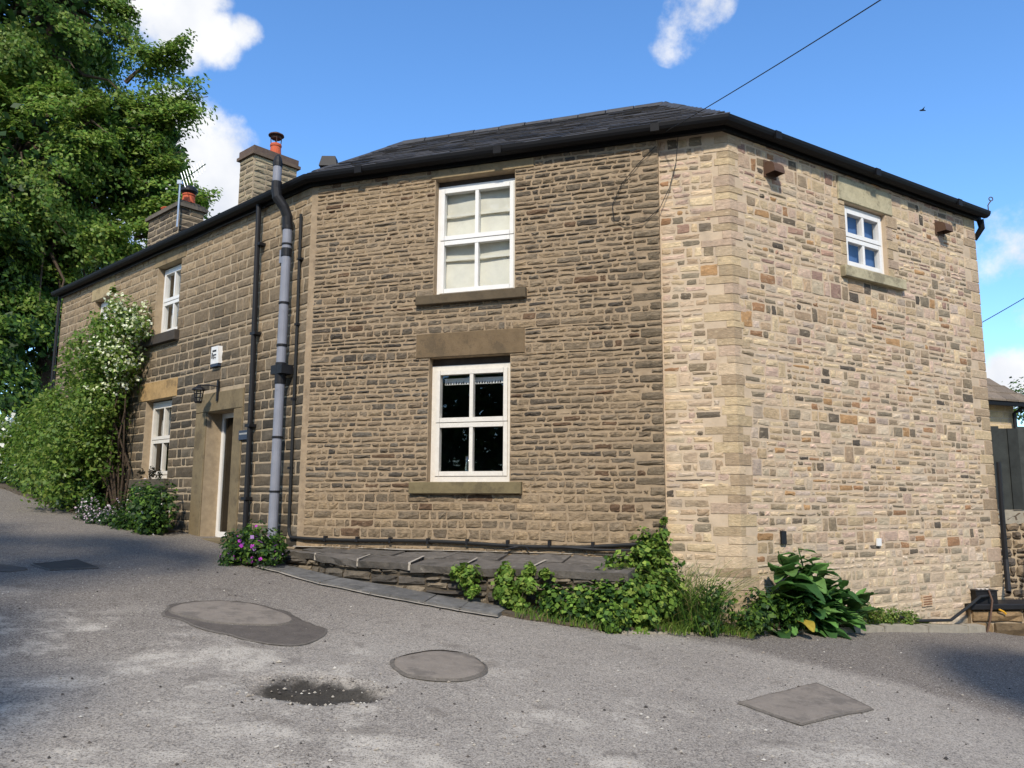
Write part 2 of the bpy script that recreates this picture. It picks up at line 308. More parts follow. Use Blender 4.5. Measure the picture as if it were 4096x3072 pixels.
def road_full(X, Y):
    z = road_z(X, Y)
    d = np.hypot((X + 1.22) / .40, (Y - 5.30) / .26) + .5 * (vnoise(X * 6, Y * 6) - .5)
    z = z - .06 * np.clip(1.15 - d, 0, .5) / .5 * (.55 + .9 * vnoise(X * 14, Y * 14))
    return z + .005 * (vnoise(X * 9 + 40, Y * 9) - .5)
xs = np.concatenate([np.arange(-46, -7, .6), np.arange(-7, 6.6, .045), np.arange(6.6, 30, .6)])
ys = np.concatenate([np.arange(-24, 3.4, .8), np.arange(3.4, 9.6, .045), np.arange(9.6, 13, .15), np.arange(13, 50, .6)])
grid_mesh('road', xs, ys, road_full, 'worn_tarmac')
grid_mesh('ground', np.linspace(-600, 600, 121), np.linspace(-600, 600, 121), lambda X, Y: road_z(X, Y) - .35 - .0006 * np.hypot(X, Y), 'grassy_ground')

def sheet(name, poly, h, m, n=5, jitter=.0, zf=road_z, seed=0, edge=.0, rnd=0, lip=0.):
    """a thin sheet following the lane: rings from the outline to the middle"""
    poly = np.array(poly, float); rr = np.random.default_rng(seed); out = []
    for _ in range(rnd):
        nx_ = np.roll(poly, -1, 0); poly = np.stack([poly * .75 + nx_ * .25, poly * .25 + nx_ * .75], 1).reshape(-1, 2)
    for i in range(len(poly)):
        a, b = poly[i], poly[(i + 1) % len(poly)]; k = max(1, int(np.linalg.norm(b - a) / .05))
        for j in range(k): out.append(a + (b - a) * j / k)
    out = np.array(out); jt = (rr.random((len(out), 2)) - .5) * jitter * 2.2; jt = (jt + np.roll(jt, 1, 0) + np.roll(jt, -1, 0) + np.roll(jt, 2, 0) * .6 + np.roll(jt, -2, 0) * .6) / 4.2; out = out + jt; c = out.mean(0); m_ = len(out); vs = []; fs = []
    vs += [(p[0], p[1], float(zf(*p)) - .03) for p in out]
    for i in range(n):
        q = c + (out - c) * (1 - i / n); q = c + (q - c) * (1.0 if i else 1.0)
        vs += [(p[0], p[1], float(zf(*p)) + h - (edge if i == 0 else 0)) for p in q]
    vs.append((c[0], c[1], float(zf(*c)) + h))
    for i in range(n): fs += [(i * m_ + j, i * m_ + (j + 1) % m_, (i + 1) * m_ + (j + 1) % m_, (i + 1) * m_ + j) for j in range(m_)]
    fs += [(n * m_ + j, n * m_ + (j + 1) % m_, len(vs) - 1) for j in range(m_)]
    mb = MB(); mb.add(vs, fs); o = make(name, mb, m); o['kind'] = 'structure'
    if lip:                          # broken tar lip round the patch
        lw_ = rr.random((m_, 1)); lw_ = (lw_ + np.roll(lw_, 1, 0) + np.roll(lw_, -1, 0) + np.roll(lw_, 2, 0)) / 4; q = np.concatenate([out + (out - c) / np.linalg.norm(out - c, axis=1, keepdims=True) * k * (.2 + 1.1 * lw_) for k in (lip * .6, -.008)]); lb = MB()
        lb.add([(p[0], p[1], float(zf(*p)) + (.005 if i < m_ else h + .003)) for i, p in enumerate(q)], [(j, (j + 1) % m_, m_ + (j + 1) % m_, m_ + j) for j in range(m_)]); make('tar_lip', lb, 'tar', o)
    return o
sheet('road_patch', [(-3.05, 7.05), (-2.99, 7.5), (-2.54, 7.72), (-2.1, 7.5), (-1.8, 7.12), (-1.52, 6.9), (-1.55, 6.55), (-1.66, 6.3), (-2.17, 6.41), (-2.55, 6.66)], .007, 'dark_tarmac', jitter=.07, seed=1, rnd=2, lip=.04)
sheet('road_patch', [(-2.98, 7.12), (-2.93, 7.47), (-2.54, 7.66), (-2.16, 7.46), (-1.86, 7.12), (-1.95, 6.86), (-2.25, 6.78), (-2.55, 6.80), (-2.85, 6.95)], .016, 'patch_tarmac', jitter=.03, seed=2, rnd=2, lip=.035)
sheet('road_patch', [(-.88, 5.93), (-.82, 6.25), (-.64, 6.45), (-.42, 6.5), (-.24, 6.36), (-.17, 6.12), (-.24, 5.86), (-.45, 5.72), (-.72, 5.72)], .016, 'patch_tarmac', jitter=.05, seed=3, edge=.006, rnd=2, lip=.045)
sheet('road_patch', [(1.58, 5.83), (2.42, 6.55), (2.60, 5.98), (1.90, 5.47)], .012, 'patch_tarmac', jitter=.03, seed=4, lip=.025)
sheet('road_patch', [(-6.0, 8.2), (-5.2, 8.65), (-4.9, 8.3), (-5.6, 7.9)], .006, 'dark_tarmac', jitter=.08, seed=5, rnd=2)
sheet('drain_cover', [(-5.10, 8.68), (-4.88, 9.16), (-4.46, 8.82), (-4.78, 8.46)], .012, 'iron_cover', jitter=.0, seed=6, lip=.03)

# ------------------------------------------------------------------ walling
def stone_geo(fn, u0, u1, z0a, z0b, z1a, z1b, proud, rough, color, rr, gap=.010, rnd=.16, d0=0.):
    """one irregular walling stone: pillowed face, ragged outline, back sunk into the mortar; z0a/z0b bottom at its two ends, z1a/z1b top"""
    W_ = u1 - u0; H_ = min(z1a - z0a, z1b - z0b); e = min(.012, .22 * H_); eu, ez = min(.3, e / max(W_ - 2 * gap, .02)), min(.3, e / max(H_ - 2 * gap, .02))
    tu = np.array([0, eu, .35, .66, 1 - eu, 1]); tz = np.array([0, ez, .5, 1 - ez, 1]); tu[2:4] += (rr.random(2) - .5) * .12
    A, Bz = np.meshgrid(tu, tz); j = rr.random((5, 6, 3)) - .5
    bord = (A == 0) | (A == 1) | (Bz == 0) | (Bz == 1)
    U = u0 + gap / 2 + A * (W_ - gap); zb = z0a + (z0b - z0a) * A + gap / 2; zt = z1a + (z1b - z1a) * A - gap / 2; Zz = zb + (zt - zb) * Bz
    U = U + j[..., 0] * (gap * .6 + .008) + np.where(bord, 0, j[..., 0] * .01); Zz = Zz + j[..., 1] * (gap * .6 + .004)
    for (iz, iu, su, sz) in ((0, 0, 1, 1), (0, 5, -1, 1), (4, 0, 1, -1), (4, 5, -1, -1)):
        k = rnd * H_ * rr.random(); U[iz, iu] += su * k; Zz[iz, iu] += sz * k * .7
    Dd = d0 + np.where(bord, -.006, proud * .7 + rough * (j[..., 2] + .2)); Dd[2, 2:4] += proud * .5 + rough * (rr.random(2) - .3)
    vs = np.array([fn(a, b, c) for a, b, c in zip(U.ravel(), Zz.ravel(), Dd.ravel())])
    cv = np.clip(np.asarray(color)[None] * (1 + .22 * (rr.random((30, 1)) - .5)), .004, 1)
    return vs, cv
STONEF = [(r * 6 + c, r * 6 + c + 1, (r + 1) * 6 + c + 1, (r + 1) * 6 + c) for r in range(4) for c in range(5)]

def free(u0, u1, za, zb, ops):
    segs = [(u0, u1)]
    for (a, b, c, d) in ops:
        if min(zb, d) - max(za, c) > .3 * (zb - za):
            ns = []
            for s, e in segs:
                if b <= s or a >= e: ns.append((s, e)); continue
                if a - s > .03: ns.append((s, a))
                if e - b > .03: ns.append((b, e))
            segs = ns
    return segs
def splits(a, b, lo, hi, rr):
    xs_ = [a]
    while b - xs_[-1] > 1e-6:
        l = rr.uniform(lo, hi) if rr.random() > .18 else rr.uniform(hi, hi * 1.5)
        if b - xs_[-1] - l < lo * .7: xs_.append(b); break
        xs_.append(xs_[-1] + l)
    return xs_
def courses(z0, z1, lo, hi, crit, rr, hf=None):
    zs = [z0]
    while zs[-1] < z1: zs.append(zs[-1] + rr.uniform(lo, hi) * (hf(zs[-1]) if hf else 1))
    zs = np.array(zs); zs = z0 + (zs - z0) * (z1 - z0) / (zs[-1] - z0)
    for c in crit:
        i = int(np.argmin(abs(zs[1:-1] - c))) + 1
        if abs(zs[i] - c) < hi * .7: zs[i] = c
    return np.sort(zs)
def lay_courses(fn, u0, u1, zs, ops, lo, hi, colf, rr, proud=(.006, .016), rough=.008, gap=.012, wav=.01, d0=0., k0=0):
    out = []
    def zf(k, u): return zs[k] + (wav * (float(vnoise(u * 1.7 + k0, k * 3.7)) - .5) * 2 if 0 < k < len(zs) - 1 else 0)
    for k in range(len(zs) - 1):
        if zs[k + 1] - zs[k] < .022: continue
        for a, b in free(u0, u1, zs[k], zs[k + 1], ops):
            xs_ = splits(a, b, lo, hi, rr)
            for p, q in zip(xs_[:-1], xs_[1:]):
                c = colf((p + q) / 2, (zs[k] + zs[k + 1]) / 2, rr)
                vs, cv = stone_geo(fn, p, q, zf(k, p), zf(k, q), zf(k + 1, p), zf(k + 1, q), rr.uniform(*proud), rough, c, rr, gap, d0=d0)
                out.append(((q - p) * (zs[k + 1] - zs[k]), vs, cv))
    return out
def lay_random(fn, u0, u1, zs, ops, colf, rr, proud=(.003, .010), rough=.004, gap=.008, d0=0.):
    """bands of random-coursed rubble: tall jumpers beside two and three thin courses"""
    out = []
    def put(p, q, za, zb):
        if q - p < .03 or zb - za < .02: return
        c = colf((p + q) / 2, (za + zb) / 2, rr); w_ = .016 * (rr.random(4) - .5)
        vs, cv = stone_geo(fn, p, q, za + w_[0], za + w_[1], zb + w_[2], zb + w_[3], rr.uniform(*proud), rough, c, rr, gap * rr.uniform(.8, 1.7), d0=d0); out.append(((q - p) * (zb - za), vs, cv))
    for k in range(len(zs) - 1):
        za, zb = zs[k], zs[k + 1]; H_ = zb - za
        for a, b in free(u0, u1, za, zb, ops):
            x = a
            while b - x > .02:
                r = rr.random(); n = 1 if r < .17 and H_ < .22 else (2 if r < .74 or H_ < .17 else 3)
                if H_ < .11: n = 1 if r < .6 else 2
                w_ = rr.uniform(.10, .22) if n == 1 else rr.uniform(.25, .65)
                if b - x - w_ < .12: w_ = b - x
                ys_ = [za]; parts = rr.uniform(.7, 1.4, n); parts = parts / parts.sum() * H_
                for h in parts:
                    xs_ = splits(x, x + w_, .08, .23, rr) if n > 1 else [x, x + w_]
                    for p, q in zip(xs_[:-1], xs_[1:]): put(p, q, ys_[-1], ys_[-1] + h)
                    ys_.append(ys_[-1] + h)
                x += w_
    return out
def build_stones(stones, parent, m, name, most=300):
    """the stones that show largest are objects; the rest is one mass"""
    stones.sort(key=lambda s: -s[0])
    for a, vs, cv in stones[:most]:
        mb = MB(); mb.add(vs, STONEF, cv); make(name, mb, m, parent, org=vs.mean(0))
    if len(stones) > most:
        mb = MB()
        for a, vs, cv in stones[most:]: mb.add(vs, STONEF, cv)
        stuff(make('small_' + name + 's', mb, m, parent))
def wall_body(name, fn, u0, u1, z0, z1, ops, m, parent, depth=.30, d0=0.):
    """mortar-faced wall with real openings and reveals; ops: (u0,u1,z0,z1,reveal depth)"""
    mb = MB(); us = sorted({u0, u1, *[o[0] for o in ops], *[o[1] for o in ops]}); zs = sorted({z0, z1, *[o[2] for o in ops], *[o[3] for o in ops]})
    for a, b in zip(us[:-1], us[1:]):
        for c, d in zip(zs[:-1], zs[1:]):
            mu, mz = (a + b) / 2, (c + d) / 2
            if any(o[0] < mu < o[1] and o[2] < mz < o[3] for o in ops): continue
            mb.add([fn(a, c, d0), fn(b, c, d0), fn(b, d, d0), fn(a, d, d0)], [(0, 1, 2, 3)])
            mb.add([fn(a, c, d0 - depth), fn(b, c, d0 - depth), fn(b, d, d0 - depth), fn(a, d, d0 - depth)], [(3, 2, 1, 0)])
    for (a, b, c, d) in [o[:4] for o in ops]:
        for p, q in (((a, c), (b, c)), ((b, c), (b, d)), ((b, d), (a, d)), ((a, d), (a, c))):
            mb.add([fn(p[0], p[1], d0), fn(q[0], q[1], d0), fn(q[0], q[1], d0 - depth), fn(p[0], p[1], d0 - depth)], [(0, 1, 2, 3)])
    return make(name, mb, m, parent)
def block(name, fn, u0, u1, z0, z1, d0, d1, m, color, parent, seed=0, bev=.008):
    """a dressed stone with chamfered, slightly uneven arrises"""
    rr = np.random.default_rng(seed); mb = MB(); b = bev
    ring = lambda d, i: [(u0 + i, z0 + i, d), (u1 - i, z0 + i, d), (u1 - i, z1 - i, d), (u0 + i, z1 - i, d)]
    pts = ring(d0, 0) + ring(d1 - b, 0) + ring(d1, b); pts = [(u + (rr.random() - .5) * b * .6 * (i >= 4), z + (rr.random() - .5) * b * .6 * (i >= 4), d) for i, (u, z, d) in enumerate(pts)]
    fs = [(k * 4 + j, k * 4 + (j + 1) % 4, (k + 1) * 4 + (j + 1) % 4, (k + 1) * 4 + j) for k in range(2) for j in range(4)] + [(8, 9, 10, 11)]
    mb.add([fn(*p) for p in pts], fs, color); return make(name, mb, m, parent)
def window(parent, fn, u0, u1, z0, z1, rec, frame_mat='white_upvc', fr=.045, rail=.055, bar=.045, head=0., split=.5, blind=None):
    """2-over-2 sash window set back in its opening; parts: outer frame (the window itself), two sashes, four panes"""
    if head:
        mb = MB(); mb.pbox(fn, u0, u1, z1 - head, z1, rec - .07, rec - .012); hd = mb
    zt = z1 - head; mb = MB()
    for (a, b, c, d) in ((u0, u0 + fr, z0, zt), (u1 - fr, u1, z0, zt), (u0 + fr, u1 - fr, z0, z0 + fr * 1.2), (u0 + fr, u1 - fr, zt - fr, zt)): mb.pbox(fn, a, b, c, d, rec - .07, rec)
    wdw = make('window', mb, frame_mat, parent)
    if head: make('head_filler', hd, 'dark_brown', wdw)  # dark filler strip across the opening above the frame
    a0, a1, b0, b1 = u0 + fr, u1 - fr, z0 + fr * 1.2, zt - fr; zm = b0 + (b1 - b0) * split
    for (s0, s1, dd) in ((b0, zm - .004, .012), (zm + .004, b1, .02)):
        mb = MB(); um = (a0 + a1) / 2
        for (a, b, c, d) in ((a0, a0 + rail, s0, s1), (a1 - rail, a1, s0, s1), (a0 + rail, a1 - rail, s0, s0 + rail), (a0 + rail, a1 - rail, s1 - rail, s1)): mb.pbox(fn, a + .002, b - .002, c, d, rec - .06, rec + dd)
        mb.pbox(fn, um - bar / 2, um + bar / 2, s0 + rail, s1 - rail, rec - .055, rec + dd - .004)
        sash = make('sash', mb, frame_mat, wdw)
        for a, b in ((a0 + rail, um - bar / 2), (um + bar / 2, a1 - rail)):
            mb = MB(); mb.add([fn(a, s0 + rail, rec - .025), fn(b, s0 + rail, rec - .025), fn(b, s1 - rail, rec - .025), fn(a, s1 - rail, rec - .025)], [(0, 1, 2, 3)]); make('pane', mb, 'window_glass', wdw)
    return wdw
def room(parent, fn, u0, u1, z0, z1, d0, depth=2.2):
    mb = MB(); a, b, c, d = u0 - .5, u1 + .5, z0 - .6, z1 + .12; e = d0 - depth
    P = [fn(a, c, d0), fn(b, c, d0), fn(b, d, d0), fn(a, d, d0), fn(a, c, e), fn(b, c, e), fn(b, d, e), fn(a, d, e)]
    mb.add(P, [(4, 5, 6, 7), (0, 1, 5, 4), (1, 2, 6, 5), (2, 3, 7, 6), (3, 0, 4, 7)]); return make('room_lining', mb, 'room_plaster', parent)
def cloth(name, fn, u0, u1, z0, z1, d, m, parent, folds=5, amp=.02, vertical=False):
    mb = MB(); nu, nz = 24, 24; vs = []
    for i in range(nz + 1):
        for j in range(nu + 1):
            s, t_ = j / nu, i / nz; ph = (s if vertical else t_) * folds * 2 * math.pi
            vs.append(fn(u0 + (u1 - u0) * s, z0 + (z1 - z0) * t_, d + amp * math.sin(ph) + .008 * math.sin(7 * s + 5 * t_)))
    mb.add(vs, [(i * (nu + 1) + j, i * (nu + 1) + j + 1, (i + 1) * (nu + 1) + j + 1, (i + 1) * (nu + 1) + j) for i in range(nz) for j in range(nu)])
    return make(name, mb, m, parent, smooth=True)

# ------------------------------------------------------------------ the corner house
def isect(n1, p1, d1, n2, p2, d2):
    q = np.linalg.solve(np.array([n1[:2], n2[:2]]), [p1[:2] @ n1[:2] + d1, p2[:2] @ n2[:2] + d2]); return V(q[0], q[1], 0)
def eave_pts(off, z):
    """the eaves line set off from the walls: cottage end, bend, corner, side-wall end"""
    return [PW(-9.28, 0, off) + Z * z, isect(NW, PB, off, NF, PC, off + .07) + Z * z, isect(NF, PC, off + .07, NR, PC, off) + Z * z, PR(5.34, 0, off) + Z * z]
def extrude(prof, seg, closed=True):
    mb = MB(); rows = [[eave_pts(o, z)[i] for o, z in prof] for i in seg]; k = len(prof)
    fs = [(i * k + j, i * k + (j + 1) % k, (i + 1) * k + (j + 1) % k, (i + 1) * k + j) for i in range(len(seg) - 1) for j in range(k)]
    fs += [tuple(range(k)), tuple((len(seg) - 1) * k + j for j in range(k))[::-1]]; mb.add(sum(rows, []), fs); return mb
GUT = [(.065, 5.90), (.065, 5.84), (.09, 5.815), (.135, 5.812), (.175, 5.835), (.19, 5.865), (.195, 5.90), (.18, 5.90), (.165, 5.85), (.13, 5.83), (.09, 5.84), (.08, 5.90)]
FAS = [(.002, 5.785), (.05, 5.785), (.05, 5.905), (.002, 5.905)]
SOF = [(-.2, 5.906), (.12, 5.906), (.12, 5.918), (-.2, 5.918)]

house = thing('corner_house', PF(-2.4, .3, -.15), 'two-storey corner house with a dark old rubble front and a paler tan stone side', 'house')
FO = .07
opF = [(-3.60, -2.535, 4.135, 5.66), (-3.635, -2.58, 1.83, 3.35)]
opR = [(2.10, 2.97, 4.55, 5.42)]
front = wall_body('front_wall', PF, -5.42, -.786, .3, 5.84, opF, 'old_mortar', house, d0=FO)
mb = MB(); mb.add([PF(-.786, .3, FO), PF(-.786, .3, -.02), PF(-.786, 5.84, -.02), PF(-.786, 5.84, FO)], [(0, 1, 2, 3)]); make('wall_end', mb, 'old_mortar', front)
def col_front(u, z, rr):
    g = float(vnoise(u * .9 + 20, z * 1.1)); hi = float(vnoise(u * .5 + 3, z * .35 + 8))
    pal = [lin(108, 96, 79), lin(98, 88, 74), lin(118, 105, 87), lin(88, 80, 69), lin(124, 108, 87), lin(102, 94, 82), lin(112, 97, 78), lin(76, 70, 62)]
    c = np.array(pal[rr.integers(len(pal))]); t = np.clip(rr.beta(1.3, 2.2) * .8 + (.35 if z < 1.75 else 0) + (.4 if (z > 5.15 and u < -3.6) else 0) + .5 * (hi - .5), 0, .9)
    c = c * (1 - t) + np.array(lin(156, 134, 104)) * t
    if rr.random() < .03: c = np.array(lin(104, 82, 62))
    return c * (.76 + .38 * g)
rrF = np.random.default_rng(11)
zsF = courses(.42, 5.80, .050, .086, [1.69, 1.83, 3.35, 3.655, 4.015, 4.135, 5.66], rrF, lambda z: 1.5 if z < 1.6 else 1)
blkF = [(-3.85, -2.42, 1.69, 1.83), (-3.635, -2.58, 1.83, 3.35), (-3.815, -2.40, 3.35, 3.655), (-3.82, -2.375, 4.015, 4.135), (-3.60, -2.535, 4.135, 5.66), (-3.66, -2.29, 5.66, 5.84)]
tie = []; z = .95; k = 0
while z < 5.7:
    h = min(rrF.uniform(.06, .13), 5.78 - z); tie.append((-.79 - (rrF.uniform(.22, .36) if k % 2 else rrF.uniform(.12, .2)), -.775, z, z + h)); z += h; k += 1
blkF += tie
st = lay_courses(PF, -5.335, -.788, zsF, blkF, .08, .23, col_front, rrF, proud=(.001, .014), rough=.011, gap=.009, wav=.012, d0=FO)
for (a, b, c, d) in tie:
    vs, cv = stone_geo(PF, a, b, c, c, d, d, rrF.uniform(.006, .016), .011, np.array(lin(118, 104, 84)) * rrF.uniform(.75, 1.15), rrF, .012, d0=FO); st.append((.2, vs, cv))
build_stones(st, front, 'old_stone', 'walling_stone')
DK = np.array(lin(112, 98, 76))
block('lintel', PF, -3.815, -2.40, 3.352, 3.655, -.1, FO + .014, 'sandstone_dressing', np.array(lin(112, 94, 70)), front, 1)
block('lintel', PF, -3.66, -2.29, 5.662, 5.782, -.1, FO + .014, 'sandstone_dressing', np.array(lin(150, 130, 98)), front, 2)
block('sill', PF, -3.847, -2.42, 1.69, 1.828, -.1, FO + .07, 'sandstone_dressing', np.array(lin(116, 104, 76)), front, 3)
block('sill', PF, -3.82, -2.375, 4.015, 4.133, -.1, FO + .07, 'sandstone_dressing', np.array(lin(92, 80, 62)), front, 4)
w1 = window(house, PF, -3.60, -2.535, 4.137, 5.66, -.03, head=.07, fr=.04)
cloth('blind', PF, -3.55, -2.58, 4.2, 5.57, -.13, 'blind_cloth', w1, folds=2.5, amp=.012)
mb = MB()
for z in (4.62, 5.2): mb.pbox(PF, -3.55, -2.58, z, z + .035, -.115, -.10)
make('blind_fold', mb, 'blind_cloth', w1)
w2 = window(house, PF, -3.635, -2.58, 1.832, 3.35, -.03, frame_mat='old_white_paint', head=.09, fr=.06)
mb = MB(); mb.pbox(PF, -3.5, -2.7, 3.03, 3.11, -.125, -.115); pel = make('pelmet', mb, 'white_upvc', w2)
for k in range(22):
    u = -3.5 + .034 * k + .01 * random.random(); mb2 = MB(); h = .02 + .025 * random.random()
    mb2.add([PF(u, 3.036, -.112), PF(u + .024, 3.036, -.112), PF(u + .012 + .01 * random.random(), 3.036 + h, -.112)], [(0, 1, 2)])
    if k == 0: pm = mb2
    else: pm.add(mb2.v[0], mb2.f)
make('pelmet_print', pm, 'black_print', w2)
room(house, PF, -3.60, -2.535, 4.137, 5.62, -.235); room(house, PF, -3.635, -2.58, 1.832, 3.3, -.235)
def vase(org, h, r, label):
    mb = MB(); mb.lathe(org, [(r * .75, 0), (r * .8, .01), (r * .62, h * .12), (r * .95, h * .45), (r * .7, h * .72), (r * .98, h), (r * .92, h), (r * .62, h * .72), (r * .86, h * .45), (r * .5, h * .14), (.001, h * .13)], 14)
    tag(make('glass_vase', mb, 'drinking_glass', smooth=True), label, 'vase')
mb = MB(); mb.pbox(PF, -3.55, -2.66, 1.80, 1.875, -.235, -.105); make('window_board', mb, 'old_white_paint', w2)
vase(PF(-3.2, 1.876, -.17), .27, .05, 'tall glass vase standing inside the lower front window'); vase(PF(-2.96, 1.876, -.17), .08, .04, 'short glass tumbler inside the lower front window, right of the vase')

# the return of paler stone and the side wall
ret = wall_body('return_wall', PF, -.79, 0, .0, 5.84, [], 'new_mortar', house)
side = wall_body('side_wall', PR, 0, 5.2, -.4, 5.84, opR, 'new_mortar', house)
def col_new(u, z, rr):
    pal = [lin(190, 168, 134), lin(184, 160, 126), lin(180, 158, 132), lin(198, 174, 142), lin(176, 152, 128), lin(192, 166, 144), lin(188, 162, 142), lin(170, 146, 118), lin(204, 182, 146)]
    c = np.array(pal[rr.integers(len(pal))]); r = rr.random()
    pinky = np.clip((z - 3.2) / 2.2, 0, 1)
    if r < .045: c = np.array([lin(98, 88, 74), lin(86, 78, 68), lin(110, 98, 82)][rr.integers(3)])
    elif r < .20: c = np.array([lin(140, 124, 100), lin(130, 118, 98), lin(148, 130, 106)][rr.integers(3)])
    elif r < .235: c = np.array([lin(166, 130, 90), lin(152, 116, 84)][rr.integers(2)])
    elif r < .235 + .13 * pinky: c = np.array([lin(150, 120, 102), lin(164, 132, 112), lin(140, 114, 100)][rr.integers(3)])
    elif r < .40: c = c * .6 + np.array(lin(172, 164, 150)) * .4
    if z < 1.0: c = c * .6 + np.array(lin(206, 190, 162)) * .4
    return np.minimum(c * 1.04 * (.80 + .34 * rr.random()), .75)
rrR = np.random.default_rng(23)
quo = []; z = -.1; k = 0
while z < 5.76:
    h = rrR.uniform(.075, .135); h = min(h, 5.80 - z); quo.append((z, z + h, rrR.uniform(.16, .36) if k % 2 else rrR.uniform(.08, .2), rrR.uniform(.07, .16) if k % 2 else rrR.uniform(.12, .28))); z += h; k += 1
endq = []; z = -.1; k = 0
while z < 5.76:
    h = min(rrR.uniform(.11, .2), 5.80 - z); endq.append((z, z + h, rrR.uniform(.16, .22) if k % 2 else rrR.uniform(.28, .42))); z += h; k += 1
jmb = []
for s_, ub in ((-1, 2.10), (1, 2.97)):
    z = 4.55; k = 0
    while z < 5.40:
        h = min(rrR.uniform(.12, .18), 5.42 - z); l = (.13 if (k + (s_ > 0)) % 2 else .24) + rrR.uniform(-.02, .02); jmb.append((ub - l, ub, z, z + h) if s_ < 0 else (ub, ub + l, z, z + h)); z += h; k += 1
blkR = [(-.1, q[3], q[0], q[1]) for q in quo] + [(5.2 - e[2], 5.3, e[0], e[1]) for e in endq] + jmb + [(2.10, 2.97, 4.55, 5.42), (1.97, 3.12, 5.42, 5.73), (1.95, 3.25, 4.41, 4.55)]
blkN = [(-q[2], .1, q[0], q[1]) for q in quo]
zsR = courses(-.15, 5.80, .14, .24, [4.41, 4.55, 5.42, 5.73], rrR)
build_stones(lay_random(PR, .02, 5.19, zsR, blkR, col_new, rrR), side, 'new_stone', 'rubble_stone')
zsN = courses(0, 5.80, .15, .24, [], rrR)
build_stones(lay_random(PF, -.782, -.02, zsN, blkN, col_new, rrR), ret, 'new_stone', 'rubble_stone', 200)
def off_corner(p): return isect(NF, PC, p, NR, PC, p)
QC = [lin(192, 170, 134), lin(182, 160, 128), lin(186, 162, 138), lin(194, 172, 142), lin(168, 146, 118)]
for i, (z0, z1, lf, lr) in enumerate(quo):
    g = .004; p = .004 + .005 * random.random(); c = off_corner(p); cb = off_corner(-.02); mb = MB(); pts = []
    for z in (z0 + g, z1 - g): pts += [PF(-lf + g, 0, -.01) + Z * z, PF(-lf + g + .008, 0, p) + Z * z, c + Z * z, PR(lr - g - .008, 0, p) + Z * z, PR(lr - g, 0, -.01) + Z * z, cb + Z * z]
    mb.add(pts, [(0, 1, 7, 6), (1, 2, 8, 7), (2, 3, 9, 8), (3, 4, 10, 9), (0, 5, 2, 1), (5, 4, 3, 2), (6, 7, 8, 11), (8, 9, 10, 11)], np.array(QC[random.randrange(5)]) * random.uniform(.8, 1.06)); make('quoin', mb, 'new_stone', house)
for i, (z0, z1, l) in enumerate(endq): block('end_quoin', PR, 5.2 - l + .005, 5.212 + .012 * random.random(), z0 + .005, z1 - .005, -.2, .008, 'new_stone', np.array(QC[random.randrange(5)]) * random.uniform(.75, 1.05), side, 50 + i)
for i, (a, b, z0, z1) in enumerate(jmb): block('jamb_stone', PR, a + .003, b - .003, z0 + .004, z1 - .004, -.12, .010, 'new_stone', np.array(QC[random.randrange(5)]) * random.uniform(.75, 1.0), side, 80 + i)
GS = np.array(lin(176, 166, 136))
block('lintel', PR, 1.97, 3.12, 5.425, 5.735, -.1, .02, 'sandstone_dressing', GS, side, 5); block('sill', PR, 1.95, 3.25, 4.41, 4.548, -.1, .075, 'sandstone_dressing', GS * .95, side, 6)
w3 = window(house, PR, 2.10, 2.97, 4.552, 5.42, -.06, head=.012, fr=.05, rail=.055)
cloth('blind', PR, 2.14, 2.93, 4.6, 5.38, -.16, 'sky_reflection_blue', w3, folds=14, amp=.003, vertical=True); room(house, PR, 2.1, 2.97, 4.55, 5.4, -.305)  # blue cloth added behind the panes; its colour stands in for reflected sky
mb = MB(); e0, e1 = PR(5.2, 0, 0), PR(5.2, 0, -3.6); mb.add([e0 + Z * -.4, e1 + Z * -.4, e1 + Z * 5.84, e0 + Z * 5.84], [(0, 1, 2, 3)])
b0, b1 = e1, PF(-5.0, 0, -3.6); mb.add([e1 + Z * -.4, b1 + Z * -.4, b1 + Z * 5.84, e1 + Z * 5.84], [(0, 1, 2, 3)]); make('back_wall', mb, 'new_mortar', house)
# vents, meter slot and air brick on the side wall
def wall_vent(u, z, s, name='wall_vent'):
    mb = MB(); n = 8; prof = [(0, .14), (.05, .138), (.095, .12), (.125, .085), (.135, .03), (.135, 0)]; vs = []
    for d, h in prof: vs += [PR(u - .085 * s, z + h * s, d * s + .012), PR(u + .085 * s, z + h * s, d * s + .012)]
    k = len(prof); vs += [PR(u - .085 * s, z, .012), PR(u + .085 * s, z, .012)]
    fs = [(2 * i, 2 * i + 1, 2 * i + 3, 2 * i + 2) for i in range(k - 1)] + [tuple(2 * i for i in range(k)) + (2 * k,), tuple(2 * i + 1 for i in range(k))[::-1] + (2 * k + 1,)]
    mb.add(vs, fs); v_ = make(name, mb, 'rust_brown', house)
    mb = MB(); mb.pbox(PR, u - .1 * s, u + .1 * s, z - .03, z + .17 * s, .008, .02); make('vent_plate', mb, 'rust_brown', v_)
wall_vent(.69, 5.43, 1.05); wall_vent(4.25, 5.40, 1.05)
mb = MB(); mb.pbox(PR, 3.22, 3.44, .33, .47, .0, .018, lin(198, 170, 138)); ab = make('air_brick', mb, 'terracotta', house); ab.data.materials[0] = MATS['new_stone']
for k in range(4): mb = MB(); mb.pbox(PR, 3.24, 3.42, .35 + k * .03, .362 + k * .03, .0185, .022, lin(140, 96, 66)); make('air_slot', mb, 'new_stone', ab)
mb = MB(); mb.pbox(PR, .60, .68, 1.16, 1.30, .012, .035); make('meter_flap', mb, 'black_plastic', house)
mb = MB(); mb.pbox(PR, 2.33, 2.42, 1.10, 1.19, .012, .03); make('plug_plate', mb, 'white_upvc', house)

